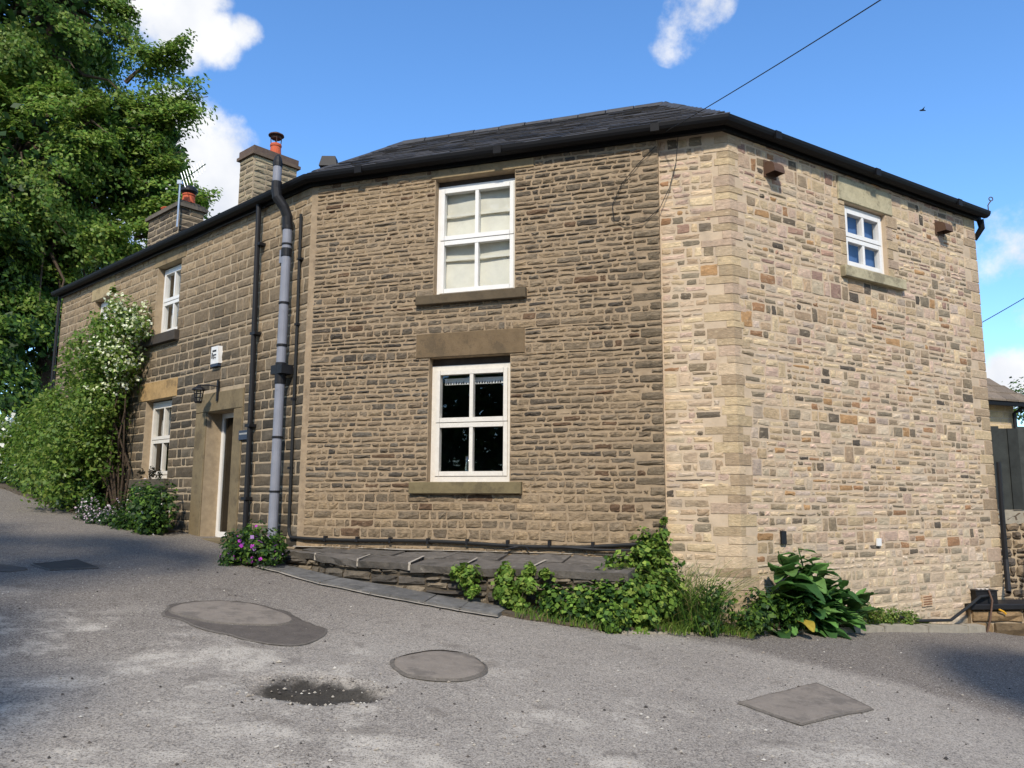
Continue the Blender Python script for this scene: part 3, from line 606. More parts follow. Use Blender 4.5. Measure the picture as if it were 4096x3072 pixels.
# roof of the corner house
roof_mb = MB()
ES = [eave_pts(.10, 5.90)[i] for i in (1, 2, 3)]; RS = [eave_pts(-1.87, 7.17)[i] for i in (1, 2, 3)]; BS = [eave_pts(-3.8, 5.92)[i] for i in (1, 2, 3)]
roof_mb.add(ES + RS + BS, [(0, 1, 4, 3), (1, 2, 5, 4), (3, 4, 7, 6), (4, 5, 8, 7), (2, 8, 5), (0, 3, 6)], lin(60, 60, 62)); roof = make('roof', roof_mb, 'slate', house)
def slope(u, t, h=0.):     # front slope: t 0 at the eaves, 1 at the ridge
    d = .20 - 2.0 * t; return PF(u, 5.905 + 1.27 * t, d) + (Z * .825 + NF * .565) * h
rr = np.random.default_rng(5); NR_ = 15
for k in range(NR_):
    t0, t1 = k / NR_, min((k + 1.35) / NR_, 1.0); tm = (k + .5) / NR_; dm = .2 - 2.0 * tm
    ul, ur = -5.405 - .206 * (dm - .07), .476 * dm - .02
    xs_ = splits(ul, ur, .22, .36, rr)
    for a, b in zip(xs_[:-1], xs_[1:]):
        th = rr.uniform(.008, .014); lift = .016 + rr.uniform(0, .008); tt = t0 + rr.uniform(-.006, .006); mb = MB(); c = np.array(lin(*[[68, 66, 66], [58, 57, 58], [78, 75, 73], [70, 66, 62]][rr.integers(4)])) * rr.uniform(.75, 1.2)
        mb.add([slope(a + .002, tt, lift), slope(b - .002, tt, lift + rr.uniform(-.003, .003)), slope(b - .002, t1, .004), slope(a + .002, t1, .004), slope(a + .002, tt, lift + th), slope(b - .002, tt, lift + th), slope(b - .002, t1, .004 + th), slope(a + .002, t1, .004 + th)], BOXF, c); make('roof_slate', mb, 'slate', roof)
def ridge_run(p, q, n, parent, wdt=.13, rise=.04):
    t = (q - p) / np.linalg.norm(q - p); s_ = np.cross(t, Z); s_ /= np.linalg.norm(s_); up = np.cross(s_, t)
    for i in range(n):
        a, b = p + (q - p) * (i / n + .002), p + (q - p) * ((i + 1) / n - .002); pr_ = [(-wdt, -.075), (-wdt * .75, -.01), (-wdt * .3, rise * .8), (0, rise), (wdt * .3, rise * .8), (wdt * .75, -.01), (wdt, -.075)]
        jj = (random.random() - .5) * .012; mb = MB(); k = len(pr_); mb.add([a + s_ * x + up * (y + jj) for x, y in pr_] + [b + s_ * x + up * (y + jj) for x, y in pr_], [(i_, i_ + 1, k + i_ + 1, k + i_) for i_ in range(k - 1)] + [tuple(range(k))[::-1], tuple(range(k, 2 * k))], np.array(lin(66, 65, 65)) * random.uniform(.85, 1.1)); make('ridge_tile', mb, 'slate', parent)
up_ = Z * .02
ridge_run(RS[0] + up_, RS[1] + up_, 10, roof); ridge_run(ES[0] + (RS[0] - ES[0]) * .05 + up_, RS[0] + up_, 5, roof); ridge_run(ES[1] + (RS[1] - ES[1]) * .04 + up_, RS[1] + up_, 5, roof); ridge_run(RS[1] + up_, RS[2] + up_, 11, roof)
make('gutter', extrude(GUT, (1, 2, 3)), 'black_gutter', house); make('fascia', extrude(FAS, (1, 2, 3)), 'black_gutter', house); make('soffit', extrude(SOF, (1, 2, 3)), 'black_gutter', house)
for s_ in (.15, .5, .85):                # joint brackets on the gutter
    a, b = eave_pts(.196, 5.86)[1:3]; c = a + (b - a) * s_; mb = MB(); mb.pbox(lambda u, z, d: c + UF * u + Z * z + NF * d, -.05, .05, -.05, .045, -.03, .006); make('gutter_bracket', mb, 'black_gutter', house)
    a, b = eave_pts(.196, 5.86)[2:4]; c = a + (b - a) * s_; mb = MB(); mb.pbox(lambda u, z, d: c + UR * u + Z * z + NR * d, -.05, .05, -.05, .045, -.03, .006); make('gutter_bracket', mb, 'black_gutter', house)
mb = MB(); pe = PR(5.34, 5.92, .16); mb.tube([pe, pe + Z * .08, pe + Z * .13 + UR * .05, pe + Z * .17 + UR * .10], .008, 6); mb.tube([pe + Z * .17 + UR * .10 + V(.03 * math.cos(a), 0, .03 * math.sin(a) + .03) for a in np.linspace(-1.5, 4.5, 10)], .007, 6); make('gutter_hook', mb, 'rusty_metal', house)
mb = MB(); pe = PR(5.30, 5.8, .05); mb.tube([pe, pe + UR * .03 - Z * .12, pe - Z * .28 - NR * .1], [.05, .045, .035], 8); make('gutter_outlet', mb, 'black_gutter', house)
# hooded flue at the foot of the left hip
mb = MB(); c = PF(-5.42, 6.12, -.32); mb.tube([c - Z * .2, c + Z * .12], .055, 10); fl = make('roof_flue', mb, 'black_plastic', roof)
mb = MB(); q = [(-.11, -.09), (.11, -.09), (.11, .09), (-.11, .09)]; mb.add([c + V(x * 1.15, y * 1.15, .10) for x, y in q] + [c + V(x * .85, y * .85, .25) for x, y in q], BOXF); make('flue_hood', mb, 'black_plastic', fl)

# ------------------------------------------------------------------ the cottage
cott = thing('cottage', PW(-4.5, 1.0, -.15), 'lower cottage of squared brown stone climbing the lane, with a white glazed door', 'house')
opW = [(-4.62, -3.75, 4.34, 5.56), (-4.70, -3.75, 1.93, 3.24), (-2.55, -1.75, .9, 2.90), (-7.35, -6.6, 4.75, 5.42)]
cw = wall_body('cottage_wall', PW, -9.12, 0, .5, 5.84, opW, 'cottage_mortar', cott, depth=.34)
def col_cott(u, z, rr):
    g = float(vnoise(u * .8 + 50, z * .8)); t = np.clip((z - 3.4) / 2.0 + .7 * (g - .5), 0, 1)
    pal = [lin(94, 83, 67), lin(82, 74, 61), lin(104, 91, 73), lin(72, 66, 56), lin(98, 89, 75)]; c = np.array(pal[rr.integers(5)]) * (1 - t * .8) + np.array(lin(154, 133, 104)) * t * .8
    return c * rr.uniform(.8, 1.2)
rrW = np.random.default_rng(31)
zsW = courses(.85, 5.82, .125, .165, [1.78, 1.93, 3.24, 3.55, 4.17, 4.34, 5.56], rrW)
blkW = [(-4.62, -3.75, 4.34, 5.56), (-4.70, -3.75, 1.93, 3.24), (-2.88, -1.50, .5, 3.18), (-7.35, -6.6, 4.75, 5.42), (-5.0, -3.65, 4.17, 4.34), (-5.02, -3.6, 3.24, 3.55), (-4.98, -3.68, 1.78, 1.93), (-7.5, -6.45, 5.42, 5.84), (-4.75, -3.6, 5.56, 5.84)]
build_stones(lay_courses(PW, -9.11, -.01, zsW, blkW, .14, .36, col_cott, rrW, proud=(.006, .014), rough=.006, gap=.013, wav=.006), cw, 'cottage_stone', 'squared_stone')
SD = 'sandstone_dressing'
block('lintel', PW, -4.75, -3.6, 5.562, 5.80, -.1, .012, SD, np.array(lin(140, 122, 92)), cw, 11); block('sill', PW, -5.0, -3.65, 4.17, 4.338, -.1, .09, SD, np.array(lin(70, 64, 58)), cw, 12)
block('lintel', PW, -5.02, -3.6, 3.242, 3.55, -.1, .014, SD, np.array(lin(168, 138, 94)), cw, 13); block('sill', PW, -4.98, -3.68, 1.78, 1.928, -.1, .08, SD, np.array(lin(84, 78, 66)), cw, 14)
block('lintel', PW, -7.5, -6.45, 5.422, 5.80, -.1, .014, SD, np.array(lin(166, 148, 112)), cw, 15); block('sill', PW, -7.45, -6.5, 4.63, 4.748, -.1, .07, SD, np.array(lin(96, 86, 70)), cw, 16)
DS = np.array(lin(122, 108, 82))
block('door_jamb', PW, -2.88, -2.552, .8, 2.902, -.30, .02, SD, DS, cw, 17); block('door_jamb', PW, -1.748, -1.50, .8, 2.902, -.30, .02, SD, DS * .95, cw, 18); block('door_lintel', PW, -2.88, -1.50, 2.904, 3.19, -.30, .022, SD, DS, cw, 19); block('door_step', PW, -2.9, -1.48, .8, 1.045, -.3, .12, SD, DS * .9, cw, 20)
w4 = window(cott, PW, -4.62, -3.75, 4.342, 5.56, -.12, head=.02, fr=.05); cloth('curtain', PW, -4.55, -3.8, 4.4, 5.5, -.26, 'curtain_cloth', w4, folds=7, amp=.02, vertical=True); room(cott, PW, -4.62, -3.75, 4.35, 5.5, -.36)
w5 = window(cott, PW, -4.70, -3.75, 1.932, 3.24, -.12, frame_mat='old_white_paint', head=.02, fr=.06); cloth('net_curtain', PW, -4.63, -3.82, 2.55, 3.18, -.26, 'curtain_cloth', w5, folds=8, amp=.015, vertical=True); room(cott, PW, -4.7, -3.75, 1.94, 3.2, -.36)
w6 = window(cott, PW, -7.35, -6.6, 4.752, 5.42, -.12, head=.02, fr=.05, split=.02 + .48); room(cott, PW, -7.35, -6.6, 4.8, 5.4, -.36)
mb = MB()
for (a, b, c, d) in ((-2.55, -2.48, 1.05, 2.90), (-1.82, -1.75, 1.05, 2.90), (-2.48, -1.82, 2.83, 2.90), (-2.48, -1.82, 1.05, 1.13)): mb.pbox(PW, a, b, c, d, -.27, -.24)
door = make('door', mb, 'white_upvc', cott)
mb = MB(); mb.add([PW(-2.48, 1.13, -.26), PW(-1.82, 1.13, -.26), PW(-1.82, 2.83, -.26), PW(-2.48, 2.83, -.26)], [(0, 1, 2, 3)]); make('pane', mb, 'window_glass', door)
mb = MB(); mb.pbox(PW, -1.81, -1.785, 1.95, 2.10, -.24, -.20); make('handle', mb, 'aluminium', door); room(cott, PW, -2.5, -1.8, 1.6, 2.8, -.36, 1.6)
mb = MB(); e0, e1 = PW(-9.12, 0, 0), PW(-9.12, 0, -3.7); mb.add([e0 + Z * .5, e1 + Z * .5, e1 + Z * 5.84, e0 + Z * 5.84], [(0, 1, 2, 3)]); mb.add([e1 + Z * .5, PW(1.2, .5, -3.7), PW(1.2, 5.84, -3.7), e1 + Z * 5.84], [(0, 1, 2, 3)]); make('end_wall', mb, 'cottage_mortar', cott)
E2 = [eave_pts(.10, 5.90)[i] for i in (0, 1)]; R2 = [eave_pts(-1.87, 7.17)[i] for i in (0, 1)]; B2 = [eave_pts(-3.8, 5.92)[i] for i in (0, 1)]
mb = MB(); mb.add(E2 + R2 + B2, [(0, 1, 3, 2), (2, 3, 5, 4), (0, 2, 4)], lin(60, 60, 62)); roofc = make('roof', mb, 'slate', cott)
ridge_run(R2[0] + up_, R2[1] + up_, 16, roofc)
make('gutter', extrude(GUT, (0, 1)), 'black_gutter', cott); make('fascia', extrude(FAS, (0, 1)), 'black_gutter', cott); make('soffit', extrude(SOF, (0, 1)), 'black_gutter', cott)
mb = MB(); mb.tube([PW(-9.15 + 1.15 * i, 5.775 - .012 * (i % 2) + .008 * math.sin(i * 2.1), .06) for i in range(8)], .012, 6); make('eaves_cable', mb, 'cable_black', cott)
# chimneys
def chimney(u0, u1, b0, b1, z0, z1, colf, seed, cop, parent, m='brick_dark', ch=(.10, .14)):
    rr = np.random.default_rng(seed); mb = MB(); mb.pbox(PW, u0, u1, z0, z1, -b1, -b0); ch_ = make('chimney', mb, 'cottage_mortar', parent)
    zs = courses(z0, z1, *ch, [], rr); fa = lambda u, z, d: PW(u, z, -b0 + d); fb = lambda s, z, d: PW(u1 + d, z, -b0 - s); fc = lambda s, z, d: PW(u0 - d, z, -b0 - s)
    for fn, a, b in ((fa, u0, u1), (fb, 0, b1 - b0)):
        for ar, vs, cv in lay_courses(fn, a, b, zs, [], .16, .3, colf, rr, proud=(.006, .016), rough=.008, gap=.014, wav=.003):
            q = MB(); q.add(vs, STONEF, cv); make('chimney_stone', q, m, ch_, org=vs.mean(0))
    for (ex, za, zb, c) in cop:
        q = MB(); b_ = .012; q.pbox(PW, u0 - ex, u1 + ex, z1 + za, z1 + zb, -b1 - ex, -b0 + ex, c); make('coping', q, SD, ch_)
    return ch_
tan = lambda u, z, rr: np.array([lin(150, 136, 108), lin(138, 124, 100), lin(160, 146, 118), lin(124, 112, 92)][rr.integers(4)]) * rr.uniform(.8, 1.15)
drk = lambda u, z, rr: np.array([lin(110, 98, 80), lin(92, 82, 68), lin(124, 110, 88), lin(76, 68, 58)][rr.integers(4)]) * rr.uniform(.75, 1.15)
c2 = chimney(-3.84, -3.37, .98, 1.84, 6.2, 7.60, tan, 3, [(.05, 0, .055, np.array(lin(104, 88, 74))), (.02, .056, .17, np.array(lin(98, 82, 72)))], roofc, ch=(.09, .115))
c1 = chimney(-7.55, -6.17, 1.0, 1.5, 6.2, 7.36, drk, 4, [(.06, 0, .07, np.array(lin(104, 96, 84))), (.02, .071, .12, np.array(lin(92, 84, 74))), (-.06, .121, .17, np.array(lin(86, 80, 72)))], roofc, ch=(.11, .16))
def pot(base, h, r, parent, cowl=None, m='terracotta'):
    mb = MB(); mb.lathe(base, [(r * 1.05, 0), (r, h * .1), (r * .88, h * .75), (r * .98, h * .8), (r * 1.0, h * .92), (r * .86, h), (r * .7, h), (r * .7, h * .8)], 16); p_ = make('chimney_pot', mb, m, parent, smooth=False)
    if cowl == 'hat':
        mb = MB(); t_ = np.asarray(base) + Z * h
        for k in range(4): a = k * math.pi / 2 + .4; mb.tube([t_ + V(r * .8 * math.cos(a), r * .8 * math.sin(a), -.03), t_ + V(r * .9 * math.cos(a), r * .9 * math.sin(a), .12)], .008, 5)
        mb.lathe(t_ + Z * .10, [(r * .85, 0), (r * .85, .05), (r * 1.35, .055), (r * 1.3, .075), (r * .7, .11), (.01, .12)], 16); make('cowl', mb, 'rusty_metal', p_)
    if cowl == 'cap': mb = MB(); mb.lathe(np.asarray(base) + Z * h, [(r * .95, 0), (r * 1.3, .04), (r * 1.3, .09), (r * .9, .15), (.01, .16)], 16); make('cowl', mb, 'black_plastic', p_)
pot(PW(-3.56, 7.77, -1.5), .26, .105, c2, 'hat'); pot(PW(-7.3, 7.53, -1.25), .14, .13, c1); pot(PW(-6.35, 7.53, -1.25), .20, .13, c1, 'cap')
# pipes
def pipe_run(name, pts, r, m, parent, k=12): mb = MB(); mb.tube(pts, r, k); return make(name, mb, m, parent, smooth=False)
sp = pipe_run('soil_pipe', [PW(-.38, 1.02, .13), PW(-.38, 3.15, .13)], .062, 'grey_pipe', cott, 16); pipe_run('pipe_length', [PW(-.38, 3.38, .13), PW(-.38, 5.28, .13)], .062, 'grey_pipe', sp, 16)
pipe_run('pipe_elbow', [PW(-.38, 5.26, .13), PW(-.38, 5.42, .14), PW(-.40, 5.55, .19), PW(-.45, 5.68, .27), PW(-.465, 5.80, .28), PW(-.465, 5.9, .28)], .07, 'black_plastic', sp, 14); pipe_run('vent_length', [PW(-.465, 5.88, .28), PW(-.465, 6.13, .28)], .058, 'grey_pipe', sp, 16)
mb = MB(); mb.lathe(PW(-.465, 6.12, .28), [(.066, 0), (.066, .05), (.062, .08), (.04, .14), (.02, .17), (.005, .175)], 12); make('vent_cowl', mb, 'black_plastic', sp)
for z, h in ((3.12, .28), (5.02, .02), (4.86, .11), (2.4, .025), (4.2, .025), (1.7, .02), (5.24, .05), (3.62, .03)): mb = MB(); mb.lathe(PW(-.38, z, .13), [(.069, 0), (.072, .004), (.072, h), (.069, h + .004)], 16); make('collar', mb, 'black_plastic', sp)
mb = MB(); mb.pbox(PW, -.51, -.25, 3.25, 3.37, .02, .20); make('pipe_bracket', mb, 'black_plastic', sp)
bp = pipe_run('downpipe', [PW(-1.16, 1.0, .07), PW(-1.19, 3.2, .07), PW(-1.22, 5.84, .10)], .038, 'black_plastic', cott, 10)
for z in (1.6, 2.6, 3.9, 5.2): mb = MB(); mb.pbox(PW, -1.25, -1.12, z, z + .04, .0, .115); make('pipe_clip', mb, 'black_plastic', bp)
pipe_run('downpipe', [PW(-9.14, 1.2, .06), PW(-9.14, 5.8, .06)], .03, 'black_plastic', cott, 8)
mb = MB(); mb.pbox(PW, -.72, -.58, 4.86, 5.05, .0, .03); make('junction_plate', mb, 'grey_pipe', cott)

# ------------------------------------------------------------------ things fixed to the walls
lamp = thing('wall_lamp', PW(-2.38, 2.93, .25), 'small black lantern on a bracket above the cottage door', 'lamp')
mb = MB(); mb.pbox(PW, -2.24, -2.20, 3.05, 3.36, .02, .045); make('back_plate', mb, 'black_plastic', lamp)
mb = MB(); mb.tube([PW(-2.22, 3.27, .04), PW(-2.3, 3.28, .16), PW(-2.38, 3.275, .27)], .012, 6); make('bracket', mb, 'black_plastic', lamp)
mb = MB(); c = PW(-2.37, 3.03, .25)
for i in range(4):
    a = math.pi / 4 + i * math.pi / 2; mb.tube([c + V(.05 * math.cos(a), .05 * math.sin(a), 0), c + V(.07 * math.cos(a), .07 * math.sin(a), .17)], .009, 5)
    b = a + math.pi / 2
    for h in (.06, .12): mb.tube([c + V(.058 * math.cos(a), .058 * math.sin(a), h), c + V(.058 * math.cos(b), .058 * math.sin(b), h)], .005, 4)
mb.lathe(c - Z * .02, [(.05, 0), (.06, .02), (.05, .03)], 8); mb.lathe(c + Z * .17, [(.105, 0), (.1, .015), (.05, .05), (.015, .075)], 8); make('lantern', mb, 'black_plastic', lamp)
mb = MB(); mb.lathe(c + Z * .015, [(.035, 0), (.052, .15)], 8); make('lamp_glass', mb, 'window_glass', lamp)
al = thing('alarm_box', PW(-2.32, 3.6, .05), 'white burglar alarm box with dark lettering above the door lantern', 'alarm')
mb = MB(); vs = [PW(-2.44, 3.62, 0), PW(-2.2, 3.62, 0), PW(-2.2, 3.62, .06), PW(-2.44, 3.62, .06), PW(-2.44, 3.88, 0), PW(-2.2, 3.88, 0), PW(-2.22, 3.88, .07), PW(-2.42, 3.88, .07)]; mb.add(vs, BOXF); make('case', mb, 'white_upvc', al)
mb = MB(); mb.pbox(PW, -2.43, -2.21, 3.575, 3.618, .0, .065); make('base', mb, 'navy_slate', al)
for i, (a, b, z0, z1) in enumerate(((-2.38, -2.27, 3.80, 3.825), (-2.40, -2.375, 3.70, 3.79), (-2.36, -2.27, 3.745, 3.76), (-2.345, -2.33, 3.69, 3.745), (-2.31, -2.28, 3.70, 3.715))): mb = MB(); mb.pbox(PW, a, b, z0, z1, .0675, .0715); make('print_mark', mb, 'black_print', al)
sg = thing('name_plate', PW(-1.42, 2.42, .02), 'small navy name plate beside the cottage door', 'sign')
mb = MB(); mb.pbox(PW, -1.54, -1.29, 2.44, 2.57, .016, .035); make('plate', mb, 'navy_slate', sg)
for i in range(7): mb = MB(); u = -1.515 + i * .03; mb.pbox(PW, u, u + .014, 2.51, 2.535, .0355, .0375); make('print_mark', mb, 'pale_lettering', sg)
cb = thing('wall_cable', PF(-5.3, 1.05, .1), 'thick black cable clipped along the foot of the old front wall', 'cable')
pts = [PW(-.22, 5.45, .035), PW(-.19, 4.0, .035), PW(-.17, 2.0, .035), PW(-.16, 1.25, .035), PW(-.13, 1.17, .04), PW(-.08, 1.135, .045)] + [PF(u, 1.125 + .006 * math.sin(u * 3) - .028 * (u > -3.2) * min(1, (u + 3.2)) + (.075 * max(0, (u + 1.7)) / .9), FO + .035) for u in np.linspace(-5.25, -.84, 22)]
mb = MB(); mb.tube(pts, .021, 8); make('cable', mb, 'cable_black', cb)
mb = MB(); mb.tube([PF(u, 1.10 - .02 * math.sin((u + 1.9) * 3), FO + .05) for u in np.linspace(-1.9, -.86, 8)], .016, 6); make('cable_tail', mb, 'cable_black', cb)
for u in (-5.0, -4.55, -4.1, -3.6, -3.1, -2.6, -2.1, -1.6): mb = MB(); mb.pbox(PF, u, u + .03, 1.10, 1.165, FO, FO + .062); make('clip', mb, 'black_plastic', cb)
for z in (2.0, 2.9, 3.9, 4.8): mb = MB(); mb.pbox(PW, -.22, -.155, z, z + .03, 0, .06); make('clip', mb, 'black_plastic', cb)
mb = MB(); mb.tube([PR(2.0 + .1 * i, .36 - .02 * i, .10) for i in range(2)] + [PR(2.9, .20, .16), PR(3.5, .17, .2), PR(3.9, .3, .2), PR(4.25, .41, .18), PR(4.6, .42, .2)], .019, 8)
tag(make('ground_cable', mb, 'cable_black'), 'black cable sagging along the foot of the pale side wall', 'cable')
mb = MB(); mb.tube([PR(5.06, .42, .14), PR(5.16, .55, .09), PR(5.235, .85, .05), PR(5.245, 2.2, .05)], .035, 8); tag(make('drain_pipe', mb, 'black_plastic'), 'black pipe climbing the far end of the pale side wall', 'pipe')
mb = MB(); mb.tube([PF(-.55, 5.80, .05), PF(-.58, 5.5, .04), PF(-.66, 5.2, .05), PF(-.77, 4.95, .09), PF(-.95, 4.80, .1), PF(-1.15, 4.78, .1), PF(-1.3, 4.86, .1), PF(-1.32, 5.05, .1), PF(-1.2, 5.3, .1), PF(-1.0, 5.52, .1), PF(-.80, 5.70, .11)], .0045, 5)
tag(make('loose_wire', mb, 'cable_black'), 'thin loose wire looped below the gutter at the stone joint', 'wire')
def wire(a, b, sag, r, label):
    mb = MB(); a, b = np.asarray(a, float), np.asarray(b, float); mb.tube([a + (b - a) * t - Z * sag * 4 * t * (1 - t) for t in np.linspace(0, 1, 24)], r, 5); tag(make('overhead_wire', mb, 'cable_black'), label, 'wire', 'overhead wires')
wire(PF(-.72, 5.83, .13), (2.86, 5.0, 5.25), .02, .005, 'overhead wire running up from the gutter corner into the sky')
wire((12.6, 22.4, 6.3), (17.5, 20.0, 9.6), .12, .012, 'overhead wire crossing the sky beyond the far end of the pale wall')
aer = thing('tv_aerial', PW(-6.12, 6.9, -.92), 'television aerial on a mast strapped to the sooty chimney', 'aerial')
mb = MB(); m0 = PW(-6.10, 0, -.94); mb.tube([m0 + Z * 6.9, m0 + Z * 7.85], .018, 8); make('mast', mb, 'aluminium', aer)
mb = MB(); b0 = m0 + Z * 7.82; b1 = m0 + Z * 8.05 + V(.62, -.35, 0); mb.tube([b0 - (b1 - b0) * .15, b1], .012, 6); make('boom', mb, 'aerial_green', aer)
sd = np.cross(b1 - b0, V(.3, .9, .1)); sd /= np.linalg.norm(sd)
for i in range(9): mb = MB(); c = b0 + (b1 - b0) * (.12 + .1 * i); l = .16 - .006 * i; mb.tube([c - sd * l, c + sd * l], .008, 5); make('element', mb, 'aluminium', aer)
mb = MB(); c = b0; mb.box(c - V(.05, .03, .04), c + V(.05, .03, .04)); make('balun', mb, 'aluminium', aer)

# ------------------------------------------------------------------ terrace, flags, kerb, verge
EU = [-5.45, -4.94, -4.3, -3.4, -2.6, -1.8, -1.0]; EO = [.38, .5, .8, .95, 1.0, 1.0, 1.0]; EZ = [1.0, .985, .955, .94, .93, .93, .915]
eo = lambda u: float(np.interp(u, EU, EO)); ez = lambda u: float(np.interp(u, EU, EZ))
ter = thing('stone_terrace', PF(-3.2, .5, .6), 'low dry-stone terrace capped with dark flags under the front windows', 'terrace')
FT = lambda u, z, d: PF(u, z, eo(u) - .07 + d)
mb = MB(); us = np.linspace(-5.45, -1.05, 30)
for a, b in zip(us[:-1], us[1:]): mb.add([FT(a, .2, 0), FT(b, .2, 0), FT(b, ez(b) - .06, 0), FT(a, ez(a) - .06, 0), PF(a, 1.0, .06), PF(b, 1.0, .06)], [(0, 1, 2, 3), (3, 2, 5, 4)])
mb.add([FT(-1.05, .2, 0), PF(-1.05, .2, .05), PF(-1.05, .98, .05), FT(-1.05, ez(-1.05) - .06, 0)], [(0, 1, 2, 3)]); core = make('terrace_core', mb, 'soil', ter)
rrT = np.random.default_rng(77)
def col_ter(u, z, rr): return np.array([lin(100, 92, 80), lin(112, 102, 88), lin(86, 80, 72), lin(126, 114, 96)][rr.integers(4)]) * rr.uniform(.8, 1.2)
for u0 in np.arange(-5.4, -1.1, .72):
    u1 = min(u0 + .72, -1.05); zt = ez((u0 + u1) / 2) - .068; zb = float(road_z(*PF((u0 + u1) / 2, 0, eo(u0))[:2])) - .06
    if zt - zb < .05: continue
    zs = courses(zb, zt, .06, .13, [], rrT)
    for ar, vs, cv in lay_courses(FT, u0, u1, zs, [], .12, .42, col_ter, rrT, proud=(.02, .05), rough=.02, gap=.014, wav=.012, k0=u0):
        q = MB(); q.add(vs, STONEF, cv); make('terrace_stone', q, 'terrace_stone', ter, org=vs.mean(0))
cuts = [-5.45, -4.85, -4.12, -3.42, -2.78, -2.05, -1.02]
for row in range(2):
    for i, (a, b) in enumerate(zip(cuts[:-1], cuts[1:])):
        a, b = (a + .012, b - .012) if row == 0 else (a + .25, min(b + .25, -1.02) - .024); sk = (rrT.random(2) - .5) * .14
        n = 5; top = []; bot = []
        for k in range(n + 1):
            for e in (0, 1):
                u = a + (b - a) * k / n + (sk[0] * (1 - k / n) + sk[1] * k / n) * e * .6; oo = eo(u); m_ = .50 * oo + .06
                d = (oo + .02 * math.sin(9 * u)) if (row == 0 and e == 0) else ((m_ + .012) if row == 0 else (m_ - .012 if e == 0 else .075))
                zz = np.interp(d, [.07, oo], [1.025, ez(u)]) + (rrT.random() - .5) * .022 - .012; top.append(PF(u, zz, d + (rrT.random() - .5) * .03 * (e == 0))); bot.append(PF(u, zz - .075 + (rrT.random() - .5) * .02, d - .02 * (e == 0)))
        mb = MB(); m2 = len(top); fs = []
        for k in range(n): fs += [(2 * k, 2 * k + 2, 2 * k + 3, 2 * k + 1), (m2 + 2 * k, m2 + 2 * k + 1, m2 + 2 * k + 3, m2 + 2 * k + 2), (2 * k, m2 + 2 * k, m2 + 2 * k + 2, 2 * k + 2), (2 * k + 1, 2 * k + 3, m2 + 2 * k + 3, m2 + 2 * k + 1)]
        fs += [(0, 1, m2 + 1, m2), (m2 - 2, 2 * m2 - 2, 2 * m2 - 1, m2 - 1)]; mb.add(top + bot, fs, np.array(lin(100, 94, 86)) * rrT.uniform(.7, 1.2)); make('coping_flag', mb, 'flag', ter)
mb = MB()
for a, b in zip(us[:-1], us[1:]):
    ka, kb = .08 + .16 * float(vnoise(a * 2.3, 5)) ** 2, .08 + .16 * float(vnoise(b * 2.3, 5)) ** 2; mb.add([PF(a, 1.031 - .1 * ka * .5, ka), PF(b, 1.031 - .1 * kb * .5, kb), PF(b, 1.033, .075), PF(a, 1.033, .075)], [(0, 1, 2, 3)])
make('pointing', mb, 'pointing', ter)
for u in cuts[1:-1]:
    mb = MB(); k1 = .03 * (rrT.random() - .5) * 4; w_ = .008 + .01 * rrT.random(); zt = lambda d: float(np.interp(d, [.07, eo(u)], [1.025, ez(u)])) + .004
    mb.add([PF(u - w_, zt(eo(u)), eo(u) - .01), PF(u + w_, zt(eo(u)), eo(u) - .01), PF(u + k1 + w_, zt(.5), .5), PF(u + k1 - w_, zt(.5), .5)], [(0, 1, 2, 3)])
    mb.f[0] = (0, 1, 2, 3); mb.add([PF(u - w_, ez(u) - .08, eo(u) - .004), PF(u + w_, ez(u) - .08, eo(u) - .004)], []); mb.f.append((4, 5, 1, 0)); make('pointing', mb, 'pointing', ter)
mb = MB(); mb.tube([PF(-2.62, 1.06, .14), PF(-2.5, 1.085, .12), PF(-2.38, 1.10, .10), PF(-2.3, 1.06, .16)], [.004, .016, .014, .004], 6); tag(make('slate_shard', mb, 'black_plastic'), 'dark slate shard lying on the terrace against the wall', 'slate')

pav = bpy.data.objects.new('pavement', None); link(pav, None, V(-1.4, 9, .6)); pav['kind'] = 'structure'
fo = [(-3.0, 9.62), (-2.66, 9.40), (-2.07, 8.86), (-1.46, 8.52), (-.86, 8.26), (-.50, 8.10), (-.12, 7.96)]; fi = [(-2.86, 9.85), (-2.55, 9.72), (-1.93, 9.27), (-1.30, 8.98), (-.78, 8.72), (-.42, 8.52), (-.02, 8.32)]
for i in range(6):
    q = np.array([fo[i], fo[i + 1], fi[i + 1], fi[i]], float); c = q.mean(0); q2 = c + (q - c) * .975; sl_ = MB(); h = .035 + .01 * rrT.random()
    vs = [(p[0], p[1], float(road_z(*p)) - .05) for p in q2] + [(p[0], p[1], float(road_z(*p)) + h) for p in q2]; sl_.add(vs, BOXF, np.array(lin(104, 102, 98)) * rrT.uniform(.85, 1.15)); make('flagstone', sl_, 'flag', pav)
for i in range(6):
    for q in ((fo[i], fo[i + 1]), (fi[i], fi[i + 1])):
        a, b = np.array(q[0]), np.array(q[1]); n_ = np.array([b[1] - a[1], -(b[0] - a[0])]); n_ = n_ / np.linalg.norm(n_) * .028; mb = MB(); t_ = np.linspace(0, 1, 7); wv = [.6 + .8 * float(vnoise(a[0] * 7 + 9 * t, 3)) for t in t_]
        mb.add([(p[0], p[1], float(road_z(*p)) + .018) for t, w_ in zip(t_, wv) for p in (a + (b - a) * t - n_ * w_, a + (b - a) * t + n_ * w_)], [(2 * k, 2 * k + 2, 2 * k + 3, 2 * k + 1) for k in range(6)]); make('pointing', mb, 'pointing', pav)
    a, b = np.array(fo[i]), np.array(fi[i]); mb = MB(); mb.add([(p[0], p[1], float(road_z(*p)) + .03) for p in (a - .014, a + .014, b + .014, b - .014)], [(0, 1, 2, 3)]); make('pointing', mb, 'pointing', pav)
